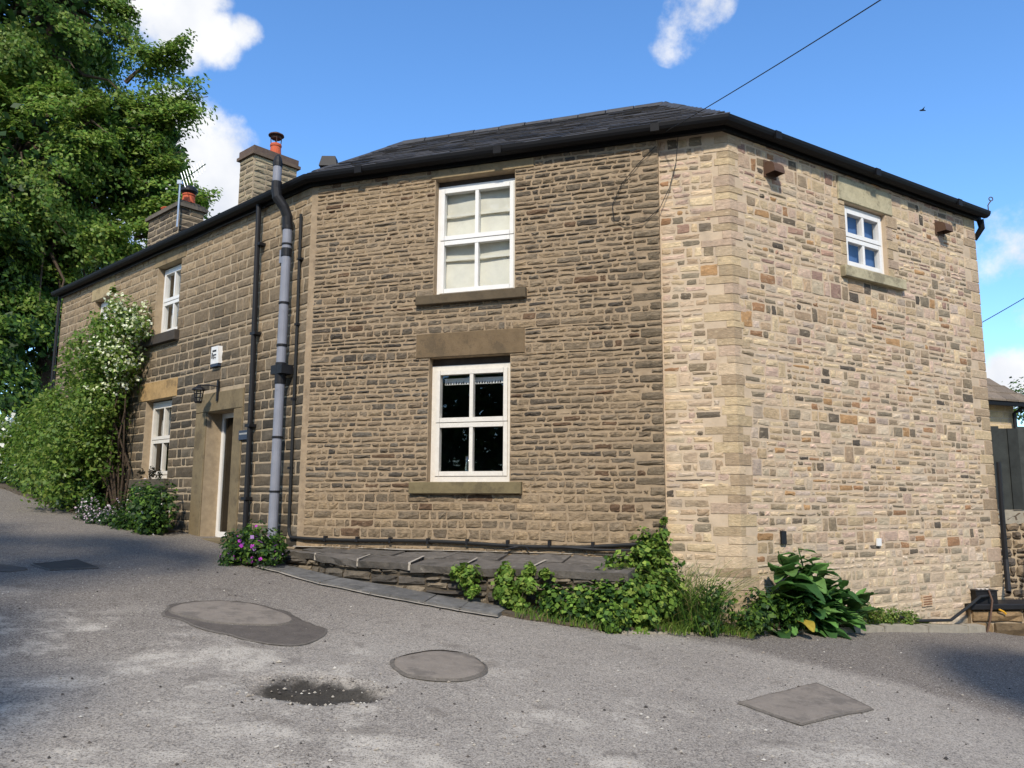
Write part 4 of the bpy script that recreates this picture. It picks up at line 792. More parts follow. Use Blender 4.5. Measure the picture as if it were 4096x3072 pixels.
KL = np.array([(1.05, 7.76), (1.26, 7.82), (1.8, 8.03), (2.45, 8.31), PR(.9, 0, .33)[:2], PR(2.5, 0, .28)[:2], PR(4.22, 0, .25)[:2]])
sheet('verge', [(-.12, 8.1), (.5, 7.92), (1.05, 7.84), (1.8, 8.09), (2.45, 8.38), (3.4, 8.87), (4.73, 9.75), (6.1, 10.72), (5.6, 11.2), (3.6, 9.7), (2.4, 8.9), (1.6, 9.1), (.4, 9.4), (-.2, 8.9)], .035, 'soil', n=3, jitter=.03, seed=8)
sheet('verge', [(-3.15, 9.75), (-2.75, 9.8), (-2.5, 10.1), (-2.8, 10.4), (-3.3, 10.6), (-3.4, 10.2)], .02, 'soil', n=3, jitter=.05, seed=9, rnd=1)
sheet('verge', [PW(-3.0, 0, .55)[:2], PW(-4.9, 0, .7)[:2], PW(-7, 0, .62)[:2], PW(-9, 0, .55)[:2], PW(-12, 0, .4)[:2], PW(-12, 0, -.6)[:2], PW(-9, 0, -.3)[:2], PW(-3.0, 0, -.1)[:2]], .03, 'soil', n=4, jitter=.05, seed=10, rnd=1)
kerb = bpy.data.objects.new('kerb', None); link(kerb, None, V(3.4, 9, .2)); kerb['kind'] = 'structure'
sk = np.concatenate([[0], np.cumsum(np.linalg.norm(np.diff(KL, axis=0), axis=1))]); kp = lambda s: np.array([np.interp(s, sk, KL[:, 0]), np.interp(s, sk, KL[:, 1])])
s0 = 0.
while s0 < sk[-1] - .2:
    s1 = min(s0 + .91, sk[-1]); a, b = kp(s0 + .006), kp(s1 - .006); n_ = np.array([b[1] - a[1], -(b[0] - a[0])]); n_ = -n_ / np.linalg.norm(n_) * .12; h = np.interp(s0, [0, 1.2, 3, 6], [.02, .03, .065, .09])
    vs = [(p[0], p[1], float(road_z(*p)) - .1) for p in (a, b, b + n_, a + n_)] + [(p[0], p[1], float(road_z(*p)) + h) for p in (a + n_ * .08, b + n_ * .08, b + n_, a + n_)]; q = MB(); q.add(vs, BOXF); make('kerb_stone', q, 'kerb_stone', kerb); s0 = s1
# loose chippings
rp = np.random.default_rng(3); n = 5200
px = rp.uniform(-4.5, 5.5, n); py = 3.7 + 5.5 * rp.random(n) ** 1.3
den = np.clip(.25 + .9 * np.exp(-((px - .3) / 1.9) ** 2) * np.exp(-((py - 4.6) / 1.3) ** 2) + .5 * np.exp(-((px - 3.2) / 1.2) ** 2) * np.exp(-((py - 7) / 1.0) ** 2), 0, 1); keep = rp.random(n) < den; px, py = px[keep], py[keep]; n = len(px)
sz = .004 + .009 * rp.random(n) ** 4 + .01 * (rp.random(n) < .006); octv = np.array([(1, 0, 0), (0, 1, 0), (-1, 0, 0), (0, -1, 0), (0, 0, .75), (0, 0, -.6)], float); octf = [(0, 1, 4), (1, 2, 4), (2, 3, 4), (3, 0, 4), (1, 0, 5), (2, 1, 5), (3, 2, 5), (0, 3, 5)]
pz = road_full(px, py); nb_ = 200; an = rp.uniform(0, 6.283, nb_); rd = rp.normal(.95, .3, nb_); px = np.concatenate([px, -1.22 + .42 * rd * np.cos(an)]); py = np.concatenate([py, 5.26 + .27 * rd * np.sin(an)]); sz = np.concatenate([sz, 0.004 + .012 * rp.random(nb_) ** 3]); n += nb_; pz = road_full(px, py)
mb = MB(); pal = np.array([lin(168, 160, 146), lin(150, 140, 126), lin(58, 55, 52), lin(84, 78, 72), lin(190, 184, 172)])
for i in range(n): mb.add(octv * sz[i] * (1 + .5 * (rp.random((6, 1)) - .5)) + V(px[i], py[i], pz[i] + sz[i] * .3), octf, pal[rp.integers(5)])
stuff(tag(make('chippings', mb, 'pebble', org=V(0, 5, .3)), 'loose pale chippings scattered over the worn road', 'gravel'))

# ------------------------------------------------------------------ beyond the side wall: plinth, box, rubble wall, fence, neighbour
pl = thing('plinth_wall', V(6.7, 11, -.05), 'low rough stone plinth with a black slab top at the end of the pale wall', 'wall')
PD = V(.995, .10, 0); PN = V(.10, -.995, 0); PO = V(6.02, 10.78, 0); PP = lambda u, z, d: PO + PD * u + PN * d + Z * z
mb = MB(); mb.pbox(PP, 0.02, 3.2, -.5, .24, -.4, 0); make('plinth_core', mb, 'cottage_mortar', pl)
for ar, vs, cv in lay_courses(PP, 0.02, 2.2, courses(-.25, .24, .13, .24, [], rrT), [], .2, .5, lambda u, z, rr: np.array([lin(128, 106, 76), lin(104, 88, 66), lin(140, 116, 84)][rr.integers(3)]) * rr.uniform(.8, 1.1), rrT, proud=(.02, .04), rough=.03, gap=.016): q = MB(); q.add(vs, STONEF, cv); make('plinth_stone', q, 'terrace_stone', pl, org=vs.mean(0))
block('slab_top', lambda u, z, d: PP(u, z, d), -.02, 3.25, .242, .31, -.45, .07, 'black_plastic', None, pl, 3)
jb = thing('junction_box', PP(.28, .31, -.1), 'black cable box sitting on the slab at the foot of the pale wall', 'box')
mb = MB(); mb.pbox(PP, .13, .43, .312, .47, -.22, -.02); make('case', mb, 'black_plastic', jb)
mb = MB(); mb.pbox(PP, .12, .44, .47, .485, -.23, -.01); make('lid', mb, 'black_plastic', jb)
for i in range(3): mb = MB(); mb.pbox(PP, .2 + .06 * i, .235 + .06 * i, .486, .497, -.14, -.08); make('terminal', mb, 'white_stick', jb)
mb = MB(); mb.tube([PP(.30, .48, .0), PP(.28, .36, .08), PP(.2, .12, .12), PP(.1, -.12, .13)], .012, 6); tag(make('trailing_cable', mb, 'rust_brown'), 'thin brown cable hanging from the black box to the kerb', 'cable')
mb = MB(); mb.tube([PP(.36, .25, .085), PP(.42, .22, .09), PP(.45, .19, .088)], .012, 6); tag(make('warning_tape', mb, 'yellow_tape'), 'scrap of yellow tape on the black slab edge', 'tape')
rw = thing('rubble_wall', V(8.6, 12.9, -.2), 'rough rubble wall of big stones below the dark board fence', 'wall')
RW = lambda u, z, d: V(6.6, 13.0, 0) + V(1, 0, 0) * u + V(0, -1, 0) * d + Z * z
mb = MB(); mb.pbox(RW, 0, 5, -.6, 1.52, -.3, 0); make('wall_core', mb, 'cottage_mortar', rw)
for ar, vs, cv in lay_random(RW, .6, 4.4, courses(-.3, 1.5, .22, .34, [], rrT), [], lambda u, z, rr: np.array([lin(120, 104, 84), lin(98, 86, 72), lin(140, 122, 98), lin(86, 78, 70)][rr.integers(4)]) * rr.uniform(.85, 1.2), rrT, proud=(.02, .05), rough=.03, gap=.02): q = MB(); q.add(vs, STONEF, cv); make('rubble_block', q, 'terrace_stone', rw, org=vs.mean(0))
mb = MB(); mb.pbox(RW, .5, 4.5, 1.30, 1.52, -.3, .03); make('wall_cap', mb, 'kerb_stone', rw)
fe = thing('board_fence', V(8.8, 12.95, 1.5), 'dark weathered vertical board fence on the rubble wall', 'fence')
for i in range(22):
    u = .7 + i * .155; mb = MB(); dd = .02 * (i % 2); mb.pbox(RW, u, u + .168, 1.525, 2.86 + rrT.uniform(-.03, .03), .01 + dd, .03 + dd, np.array(lin(58, 61, 58)) * rrT.uniform(.6, 1.3)); make('fence_board', mb, 'stained_board', fe)
for z in (1.75, 2.6): mb = MB(); mb.pbox(RW, .7, 4.1, z, z + .09, -.05, .008, lin(50, 52, 50)); make('fence_rail', mb, 'stained_board', fe)
mb = MB(); mb.tube([V(7.9, 12.2, .4), V(8.15, 12.3, 1.35)][::-1], .022, 6); tag(make('leaning_stick', mb, 'white_stick'), 'pale stick leaning against the rubble wall below the fence', 'stick')
nb = thing('neighbour_house', V(17, 26, .0), 'distant tan stone house with a stone-slate roof beyond the fence', 'house')
NB = lambda u, z, d: V(14.0, 24.3, 0) + V(.93, .36, 0) * u + V(.36, -.93, 0) * d + Z * z
mb = MB(); mb.pbox(NB, -.5, 2.0, -.5, 4.75, -5, 0); make('wall', mb, 'new_mortar', nb)
zs = courses(2.6, 4.72, .2, .26, [], rrT)
for ar, vs, cv in lay_courses(NB, -.45, 1.98, zs, [(.28, .85, 3.0, 4.45)], .35, .7, lambda u, z, rr: np.array(lin(196, 172, 132)) * rr.uniform(.85, 1.1), rrT, proud=(.004, .008), rough=.004, gap=.014): q = MB(); q.add(vs, STONEF, cv); make('ashlar_stone', q, 'new_stone', nb, org=vs.mean(0))
mb = MB(); mb.pbox(NB, .3, .83, 3.0, 4.42, -.02, .03); wn = make('window', mb, 'white_upvc', nb); mb = MB(); mb.pbox(NB, .38, .75, 3.1, 4.3, .031, .034); make('pane', mb, 'window_glass', wn)
mb = MB(); mb.add([NB(-.8, 4.72, .35), NB(2.3, 4.72, .35), NB(2.3, 4.72, -5.3), NB(-.8, 4.72, -5.3), NB(-.8, 7.2, -2.5), NB(.2, 7.0, -2.5)], [(0, 1, 5, 4), (1, 2, 5), (2, 3, 4, 5), (3, 0, 4), (0, 3, 2, 1)], lin(110, 98, 84)); rf = make('roof', mb, 'slate', nb)
for k in range(9):
    t0 = k / 9; t1 = (k + 1.3) / 9; ur = 2.35 - 2.1 * t0; a = -.85
    while a < ur - .1:
        b = min(a + rrT.uniform(.35, .7), ur); g = lambda u, t, h: NB(u, 4.74 + 2.4 * t + h, .42 - 2.9 * t); mb = MB()
        mb.add([g(a, t0, .03), g(b - .02, t0, .03), g(b - .02, t1, .0), g(a, t1, .0), g(a, t0, .09), g(b - .02, t0, .09), g(b - .02, t1, .05), g(a, t1, .05)], BOXF, np.array(lin(122, 108, 92)) * rrT.uniform(.75, 1.15)); make('stone_slate', mb, 'terrace_stone', rf); a = b
mb = MB(); mb.pbox(NB, -.8, 2.3, 4.62, 4.72, .36, .48); make('gutter', mb, 'black_gutter', nb)
mb = MB(); mb.tube([NB(1.95, 4.62, .4), NB(1.85, 4.45, .12), NB(1.85, 2.0, .1)], .06, 8); make('downpipe', mb, 'black_plastic', nb)

# ------------------------------------------------------------------ planting
def frames(nrm, rr):
    nrm = nrm / (np.linalg.norm(nrm, axis=1, keepdims=True) + 1e-9); t = rr.normal(size=nrm.shape); t -= nrm * (t * nrm).sum(1, keepdims=True); t /= np.linalg.norm(t, axis=1, keepdims=True) + 1e-9
    return nrm, t, np.cross(nrm, t)
def leaves(mb, P, nrm, ln, asp, C, rr, fold=.18, along=None):
    """n small folded leaves, each a kite-shaped face"""
    n_, t, b = frames(nrm, rr)
    if along is not None: t = along - n_ * (along * n_).sum(1, keepdims=True); t /= np.linalg.norm(t, axis=1, keepdims=True) + 1e-9; b = np.cross(n_, t)
    ln = ln[:, None]; w_ = ln * asp
    mb.quads(np.stack([P - t * ln * .5, P + b * w_ * .5 + n_ * ln * fold * .3, P + t * ln * .5 - n_ * ln * fold * .25, P - b * w_ * .5 + n_ * ln * fold * .3], 1), C)
def shade(pal, n, rr, lo=.75, hi=1.25): return np.array(pal)[rr.integers(len(pal), size=n)] * rr.uniform(lo, hi, (n, 1))
GREEN = [lin(96, 128, 48), lin(106, 138, 54), lin(118, 148, 60), lin(84, 116, 46), lin(138, 158, 70)]
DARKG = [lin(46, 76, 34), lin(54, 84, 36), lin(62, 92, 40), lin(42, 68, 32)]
LIME = [lin(122, 142, 62), lin(134, 150, 70), lin(110, 134, 58), lin(94, 122, 54)]
def bough(mb, root, tip, wid, n, pal, rr, size, droop=.25):
    """a spray of leaves from root to tip: domed, drooping at the rim, thin underneath"""
    ax = tip - root; Ln = np.linalg.norm(ax); ax = ax / Ln; sd = np.cross(ax, Z); sd = sd / (np.linalg.norm(sd) + 1e-6); up = np.cross(sd, ax)
    t = rr.random(n) ** .75; s_ = rr.normal(size=n) * .42; w_ = wid * np.sin(np.pi * np.clip(t * .86 + .1, 0, 1)) ** .8
    lump = rr.normal(size=(7, 2)) * .5; k = rr.integers(7, size=n); t = np.clip(t * .7 + .3 * (.55 + .5 * lump[k, 0]), 0, 1.05); s_ = s_ * .6 + lump[k, 1] * .6
    P = root + ax * (t * Ln)[:, None] + sd * (s_ * w_)[:, None] + up * ((wid * .38 * (1 - s_ ** 2) - droop * wid * (t ** 2)) + rr.normal(size=n) * wid * .12)[:, None]
    nr = up * .8 + sd * s_[:, None] * .8 + ax * (.25 + .5 * t)[:, None] + rr.normal(size=(n, 3)) * .45
    leaves(mb, P, nr, size * rr.uniform(.7, 1.3, n), rr.uniform(.5, .7, n)[:, None], shade(pal, n, rr) * rr.uniform(.82, 1.18), rr)
def limb_path(a, b, rr, bend=.12, n=5):
    d = b - a; l = np.linalg.norm(d); return [a + d * t + rr.normal(size=3) * bend * l * math.sin(math.pi * t) * .5 + Z * l * .06 * math.sin(math.pi * t) for t in np.linspace(0, 1, n)]
def tree(name, base, top, ells, extra, label, rr, n_b, n_l, size, pal, trunk_r=.32, group=None, wid=1.15):
    """trunk, limbs and a crown of separate leafy boughs filling the given ellipsoids"""
    base = np.asarray(base, float); T = thing(name, base, label, 'tree', group or ('trees along the lane' if name == 'lane_tree' else None)); mb = MB(); path = limb_path(base - Z * .3, np.asarray(top, float), rr, .05, 8); mb.tube(path, list(np.linspace(trunk_r, trunk_r * .25, 8)), 10); make('trunk', mb, 'bark', T)
    cr = MB(); lm = MB()
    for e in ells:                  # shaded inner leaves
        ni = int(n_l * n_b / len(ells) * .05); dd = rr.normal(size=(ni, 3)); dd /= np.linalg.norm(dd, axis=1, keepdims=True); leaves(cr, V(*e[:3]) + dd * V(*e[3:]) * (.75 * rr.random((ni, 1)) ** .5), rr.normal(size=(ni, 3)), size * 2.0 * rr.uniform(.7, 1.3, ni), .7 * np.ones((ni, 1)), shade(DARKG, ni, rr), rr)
    vol = np.array([e[3] * e[4] * e[5] for e in ells]); vol = vol / vol.sum()
    for i in range(n_b):
        e = ells[rr.choice(len(ells), p=vol)]; c = V(*e[:3]); d = rr.normal(size=3); d /= np.linalg.norm(d); r = V(*e[3:]); f = .55 + .45 * rr.random() ** .5
        tip = c + d * r * f; root = c + d * r * (f - .42) + Z * .3 - V(0, 0, .0); out_ = tip - root; out_[2] -= .15 * abs(rr.normal()) * np.linalg.norm(out_)
        bough(cr, root, root + out_, wid * rr.uniform(.7, 1.25), int(n_l * rr.uniform(.7, 1.3)), pal, rr, size)
        if i % 3 == 0:
            k = min(7, int(2 + 5 * np.clip((root[2] - base[2]) / (np.asarray(top)[2] - base[2]), 0, 1))); lm.tube(limb_path(path[k], tip, rr, .1, 5), [trunk_r * .32, trunk_r * .22, trunk_r * .14, trunk_r * .08, .012], 6)
    for root, tip in extra:
        for j in range(5): bough(cr, np.asarray(root, float) + rr.normal(size=3) * .3, np.asarray(tip, float) + rr.normal(size=3) * .35, wid * .8, n_l, pal, rr, size)
        lm.tube(limb_path(np.asarray(root, float), np.asarray(tip, float), rr, .06, 5), [.08, .06, .04, .02, .01], 6)
    make('limbs', lm, 'bark', T); make('crown', cr, 'leaf', T); return T
rt = np.random.default_rng(101)
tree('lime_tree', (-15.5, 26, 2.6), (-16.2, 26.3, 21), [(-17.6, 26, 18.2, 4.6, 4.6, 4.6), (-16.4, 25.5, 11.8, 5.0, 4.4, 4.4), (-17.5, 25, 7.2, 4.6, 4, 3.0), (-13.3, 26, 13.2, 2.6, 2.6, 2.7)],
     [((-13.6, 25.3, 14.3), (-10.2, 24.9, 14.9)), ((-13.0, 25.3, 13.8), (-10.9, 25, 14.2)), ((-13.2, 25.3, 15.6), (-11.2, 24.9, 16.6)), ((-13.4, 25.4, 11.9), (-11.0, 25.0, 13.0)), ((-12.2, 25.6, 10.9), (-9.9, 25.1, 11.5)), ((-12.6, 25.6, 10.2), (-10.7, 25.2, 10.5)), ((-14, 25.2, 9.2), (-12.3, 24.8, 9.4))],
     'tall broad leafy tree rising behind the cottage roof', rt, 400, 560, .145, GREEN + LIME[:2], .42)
tree('lane_tree', (-17.2, 23.2, 2.6), (-17.6, 23.4, 12.5), [(-17.4, 22.8, 9.4, 3.6, 2.6, 2.6), (-16.6, 22, 6.0, 3.6, 2.4, 2.2), (-15.8, 21.5, 4.0, 3.6, 1.6, 1.8)], [], 'lower dark leafy tree overhanging the lane at the far end of the cottage', np.random.default_rng(102), 125, 420, .155, GREEN + DARKG, .25)
# trees on the near side of the lane, out of the picture: their shade falls on the lane
tree('lane_tree', (-8.6, -3.2, .6), (-8.2, -2.4, 13), [(-7.6, -1.9, 9.4, 4.2, 4.4, 3.2), (-5.6, -5.0, 8.2, 2.8, 2.6, 2.2), (-11, -1, 9.5, 3, 4, 3)], [], 'big leafy tree across the lane, known by its shade on the tarmac', np.random.default_rng(103), 60, 250, .32, GREEN, .4, wid=1.6)
tree('lane_tree', (4.6, -4.6, -.6), (4.4, -3.4, 9.5), [(4.5, -1.4, 8.0, 1.3, 1.1, 1.0)], [], 'smaller leafy tree out of view, added to cast the round shadow at right', np.random.default_rng(104), 34, 240, .3, GREEN, .2, wid=1.1)  # unseen caster, added so its crown throws the dark patch on the road
hg = MB(); rh = np.random.default_rng(105); nH = 42000; hx = rh.uniform(-34, 40, nH); hz = rh.random(nH) ** .8; hh_ = 9.0 + 3.5 * vnoise(hx * .22, hx * 0 + 4)
leaves(hg, np.stack([hx, -19 + 1.6 * rh.normal(size=nH) * .5, -1 + hz * hh_], 1), rh.normal(size=(nH, 3)) + V(0, .8, .6), .55 * rh.uniform(.6, 1.3, nH), .7 * np.ones((nH, 1)), shade(DARKG, nH, rh), rh)
stuff(tag(make('unseen_tree_belt', hg, 'leaf'), 'unseen belt of dark trees across the lane, added to darken the lower panes', 'trees'))  # unseen belt added so the lower panes reflect something dark

def clump(mb, fn, blobs, n, size, pal, rr, asp=.6, up=.5, flat=1.0):
    """leaves spread through lumpy ellipsoids (u, z, d, radius) set against a wall line"""
    vol = np.array([b[3] ** 2 for b in blobs]); vol = vol / vol.sum()
    k = rr.choice(len(blobs), size=n, p=vol); B_ = np.array(blobs)[k]; d = rr.normal(size=(n, 3)); d /= np.linalg.norm(d, axis=1, keepdims=True)
    sub = rr.normal(size=(len(blobs), 9, 3)); sub /= np.linalg.norm(sub, axis=2, keepdims=True); q = sub[k, rr.integers(9, size=n)]; d = d * .55 + q * .75
    r = B_[:, 3] * (.55 + .5 * rr.random(n) ** .6); pos = d * r[:, None]
    ax = np.array([fn(1, 0, 0) - fn(0, 0, 0), fn(0, 1, 0) - fn(0, 0, 0), fn(0, 0, 1) - fn(0, 0, 0)]); o = fn(0, 0, 0)
    loc = np.stack([B_[:, 0] + pos[:, 0], B_[:, 1] + pos[:, 1], np.where(B_[:, 0] > -9.3, np.maximum(B_[:, 2] + pos[:, 2] * flat, .03), B_[:, 2] + pos[:, 2] * flat)], 1); P = o + loc @ ax
    nr = (d @ ax) * .8 + Z * up + rr.normal(size=(n, 3)) * .5
    leaves(mb, P, nr, size * rr.uniform(.6, 1.35, n), asp * rr.uniform(.8, 1.2, n)[:, None], shade(pal, n, rr), rr); return P, nr
def stems(fn, root, tips, r, rr):
    mb = MB()
    for t in tips: mb.tube(limb_path(fn(*root), fn(*t), rr, .08, 5), [r, r * .8, r * .6, r * .4, r * .2], 5)
    return mb
def blossoms(mb, P, size, pal, rr):
    n = len(P)
    for j in range(2): leaves(mb, P + rr.normal(size=P.shape) * size * .3, rr.normal(size=P.shape) + V(-.2, -.8, .6), size * rr.uniform(.7, 1.3, n), .9 * np.ones((n, 1)), shade(pal, n, rr, .85, 1.1), rr, fold=.1)
rs = np.random.default_rng(201)
# white-flowering climber on the cottage front
cl = thing('climbing_shrub', PW(-5.2, 1.3, .4), 'tall climber with white blossom growing up the cottage front', 'shrub')
B1 = [(-4.62, 4.42, .30, .24), (-4.95, 4.65, .34, .36), (-5.6, 4.62, .36, .34), (-5.4, 4.25, .5, .55), (-5.05, 3.85, .42, .45), (-5.9, 3.7, .6, .75), (-5.35, 3.2, .45, .5), (-5.9, 2.8, .6, .7), (-5.5, 2.35, .5, .5), (-6.1, 2.0, .7, .7), (-5.85, 5.05, .25, .12), (-5.9, 5.35, .2, .07)]
mb = MB(); P, nr = clump(mb, PW, B1, 15000, .075, GREEN + LIME, rs); make('foliage', mb, 'leaf', cl)
make('stem', stems(PW, (-5.2, 1.1, .1), [(b[0], b[1], b[2]) for b in B1], .025, rs), 'bark', cl)
mb = MB(); uu = (P - PB) @ UW; zz = P[:, 2]; edge = np.interp(zz, [1.8, 3, 4, 4.5, 5.2], [-5.1, -5.0, -4.75, -4.5, -5.3]); sel = ((uu > edge - .28) & (rs.random(len(P)) < .36) & (zz > 3.3)) | (rs.random(len(P)) < .004); blossoms(mb, P[sel] + NW * .03 + Z * .03, .055, [lin(226, 230, 190), lin(212, 222, 170), lin(236, 238, 214)], rs); make('blossom', mb, 'petal', cl)
GROUPS = {'hedge_bush': 'bushes along the cottage front', 'ivy_plant': 'ivy growing on the terrace'}
def bush(name, fn, blobs, n, size, pal, label, flowers=None, stem_r=.02, asp=.6, up=.5, m='leaf', group=None, flat=1.0):
    b0 = min(blobs, key=lambda b: b[1] - b[3]); base = fn(b0[0], b0[1] - b0[3], b0[2]); o = thing(name, base, label, 'tree' if 'tree' in name else 'shrub' if 'shrub' in name or 'bush' in name else 'plant', group or GROUPS.get(name))
    mb = MB(); P, nr = clump(mb, fn, blobs, n, size, pal, rs, asp, up, flat if name not in ('hedge_bush', 'undergrowth_bush') else .55); make('foliage', mb, m, o)
    make('stem', stems(fn, (b0[0], b0[1] - b0[3] * .9, b0[2]), [b[:3] for b in blobs], stem_r, rs), 'bark', o)
    if flowers: mb = MB(); s_ = rs.random(len(P)) < flowers[0]; Q = P[s_] + V(-.1, -.4, .35) * size * 1.2; blossoms(mb, Q, flowers[1], flowers[2], rs); make('blossom', mb, 'petal', o)
    return o
bush('hedge_bush', PW, [(-6.6, 3.4, .3, .5), (-7.2, 3.0, .3, .6), (-6.9, 2.4, .35, .7), (-6.4, 2.4, .35, .6)], 6500, .085, GREEN + LIME, 'yellow-green bush between the white climber and the far hedge')
bush('hedge_bush', PW, [(-8.1, 3.1, .25, .6), (-9.0, 3.0, .2, .65), (-8.4, 2.4, .3, .75), (-9.5, 2.45, .2, .7), (-8.5, 3.6, .25, .25), (-9.3, 3.5, .2, .22)], 7500, .09, LIME + GREEN, 'loose light green bush below the far end of the cottage eaves')
bush('hedge_bush', PW, [(-10.5, 2.9, 0.1, .7), (-11.6, 2.9, 0.1, .7), (-10.8, 2.4, .15, .6), (-12.8, 3.0, .1, .8), (-14.3, 3.3, .1, .9)], 8000, .10, GREEN + LIME, 'farthest lane bush with a few white flowers beyond the cottage', flowers=(.02, .1, [lin(236, 236, 224)]))
bush('undergrowth_bush', PW, [(-5.6, 1.5, .5, .40), (-6.3, 1.6, .45, .45), (-7.1, 1.72, .4, .45), (-8.0, 1.8, .35, .45), (-9.0, 1.95, .3, .45), (-10.2, 2.1, .2, .45), (-11.5, 2.2, .15, .45), (-5.2, 1.35, .5, .3)], 12000, .06, DARKG + GREEN[:2], 'dark low undergrowth along the lane edge under the climber')
bush('flowering_shrub', PW, [(-4.55, 1.40, .66, .27), (-4.15, 1.30, .66, .27), (-4.8, 1.28, .74, .22), (-4.3, 1.18, .85, .2)], 4800, .04, DARKG, 'low cushion plant dotted with tiny pale pink flowers by the lane', flowers=(.11, .03, [lin(214, 196, 206), lin(196, 170, 190), lin(232, 224, 224)]))
bush('leafy_shrub', PW, [(-3.6, 1.5, .45, .32), (-3.1, 1.45, .42, .36), (-2.95, 1.22, .5, .25), (-3.5, 1.18, .6, .27), (-3.9, 1.2, .65, .2)], 5200, .065, DARKG + GREEN[:2], 'dark leafy shrub below the lower cottage window', flowers=(.008, .03, [lin(232, 224, 220)]))
bush('window_plant', PW, [(-4.5, 2.02, .08, .10), (-4.15, 2.03, .08, .12), (-3.85, 2.0, .09, .09)], 260, .045, [lin(46, 48, 34), lin(60, 52, 40)], 'straggly dark plant on the lower cottage window sill', stem_r=.006, flat=.4)
bush('geranium', PW, [(-.35, 1.02, .55, .22), (.05, 1.06, .58, .24), (.3, .98, .55, .2), (-.1, .92, .75, .2)], 3600, .055, GREEN[:2] + DARKG, 'flowering clump with bright purple and mauve flowers at the foot of the grey pipe', flowers=(.018, .05, [lin(190, 70, 190), lin(150, 84, 168), lin(168, 128, 186), lin(196, 70, 190)]))
def ivy(blobs, n, label, size=.05, pal=None, fn=PF, flat=.6):
    return bush('ivy_plant', fn, blobs, n, size, pal or (LIME[1:] + GREEN), label, stem_r=.008, asp=.85, up=.35, m='broad_leaf', flat=flat)
ivy([(-2.80, .84, 1.02, .10), (-2.68, .82, 1.03, .12), (-2.65, .68, 1.05, .08)], 700, 'small ivy tuft growing out of the terrace wall, apart from the rest')
ivy([(-2.28, .90, 1.02, .08), (-2.05, .91, 1.03, .07), (-2.30, .76, 1.06, .13), (-2.15, .60, 1.12, .16), (-2.05, .76, 1.1, .11), (-1.85, .88, 1.05, .06)], 2000, 'yellowish ivy clump tumbling over the middle of the terrace edge')
ivy([(-1.75, .62, 1.10, .17), (-1.5, .58, 1.12, .2), (-1.3, .64, 1.08, .18), (-1.65, .48, 1.2, .15), (-1.2, .5, 1.2, .18)], 3000, 'green ivy mat below the right end of the terrace', pal=GREEN + DARKG)
ivy([(-.92, 1.12, .42, .20), (-1.08, .95, .6, .24), (-.88, .85, .55, .28), (-1.12, .72, .85, .26), (-.82, .62, .7, .28), (-.80, 1.28, .15, .06), (-.79, 1.4, .13, .035), (-1.0, .52, 1.0, .24)], 4600, 'tall bright ivy clump climbing at the joint between old and new stone', pal=LIME + GREEN + DARKG[2:], size=.058)
def grass(mb, fn, u0, u1, d0, d1, n, h, lean, pal, rr, wd=.008, zf=None):
    for i in range(n):
        u, d = rr.uniform(u0, u1), rr.uniform(d0, d1); p = fn(u, 0, d); p[2] = float(road_z(p[0], p[1])) + .02; hh = h * rr.uniform(.45, 1.15); a = rr.uniform(0, 2 * math.pi); ld = V(math.cos(a), math.sin(a), 0) * lean * hh * rr.uniform(.2, 1.2); sd = V(-math.sin(a + .9), math.cos(a + .9), 0); c = np.array(pal[rr.integers(len(pal))]) * rr.uniform(.75, 1.25); w_ = wd * rr.uniform(.6, 1.3)
        pts = []
        for t in (0, .35, .7, 1): q = p + Z * hh * (t - .35 * lean * t * t) + ld * t * t; pts += [q - sd * w_ * (1 - t * .92), q + sd * w_ * (1 - t * .92)]
        mb.add(pts, [(0, 1, 3, 2), (2, 3, 5, 4), (4, 5, 7, 6)], c)
gt = thing('grass_tuft', PF(-.5, .35, .5), 'tall grass tuft with arching blades in front of the pale stone strip', 'grass'); mb = MB(); grass(mb, PF, -.75, -.25, .35, .75, 430, .95, .95, DARKG + GREEN + [lin(150, 142, 92)], rs, .007); grass(mb, PF, -.85, -.2, .3, .8, 420, .5, 1.1, DARKG + GREEN[:3] + [lin(140, 132, 84)], rs, .006); make('blades', mb, 'leaf', gt)
mb = MB(); grass(mb, PF, -1.2, -.5, .5, .98, 800, .2, 1.2, LIME + GREEN + [lin(150, 140, 90)], rs, .005); grass(mb, PF, -.5, .12, .3, .62, 500, .17, 1.2, LIME + GREEN + [lin(150, 140, 90)], rs, .005); grass(mb, PF, -2.1, -1.1, 1.1, 1.35, 420, .14, .8, GREEN + [lin(140, 126, 84)], rs, .005); grass(mb, PR, 0, 3.6, .05, .2, 700, .09, .9, GREEN + LIME + [lin(150, 140, 90)], rs, .004); stuff(tag(make('verge_grass', mb, 'leaf'), 'short mixed grass and weeds growing along the kerb', 'grass'))
bush('weed_plant', PF, [(-.2, .62, .5, .22), (.05, .5, .42, .18), (-.35, .5, .6, .22)], 900, .05, GREEN + DARKG, 'loose weeds beside the tall grass at the wall corner', stem_r=.006)
bush('creeping_plant', PR, [(1.95, .33, .12, .13), (2.3, .28, .12, .13), (2.7, .22, .11, .12), (3.05, .16, .1, .09)], 3600, .03, LIME[1:] + GREEN + [lin(150, 150, 96)], 'low creeping plant hugging the kerb right of the big-leaved dock', stem_r=.006)
bush('bramble_plant', PR, [(.05, .5, .22, .2), (.25, .45, .24, .24), (-.1, .42, .22, .16), (.4, .5, .2, .2)], 2600, .06, DARKG + GREEN[:2], 'dark bramble mound left of the big-leaved dock')
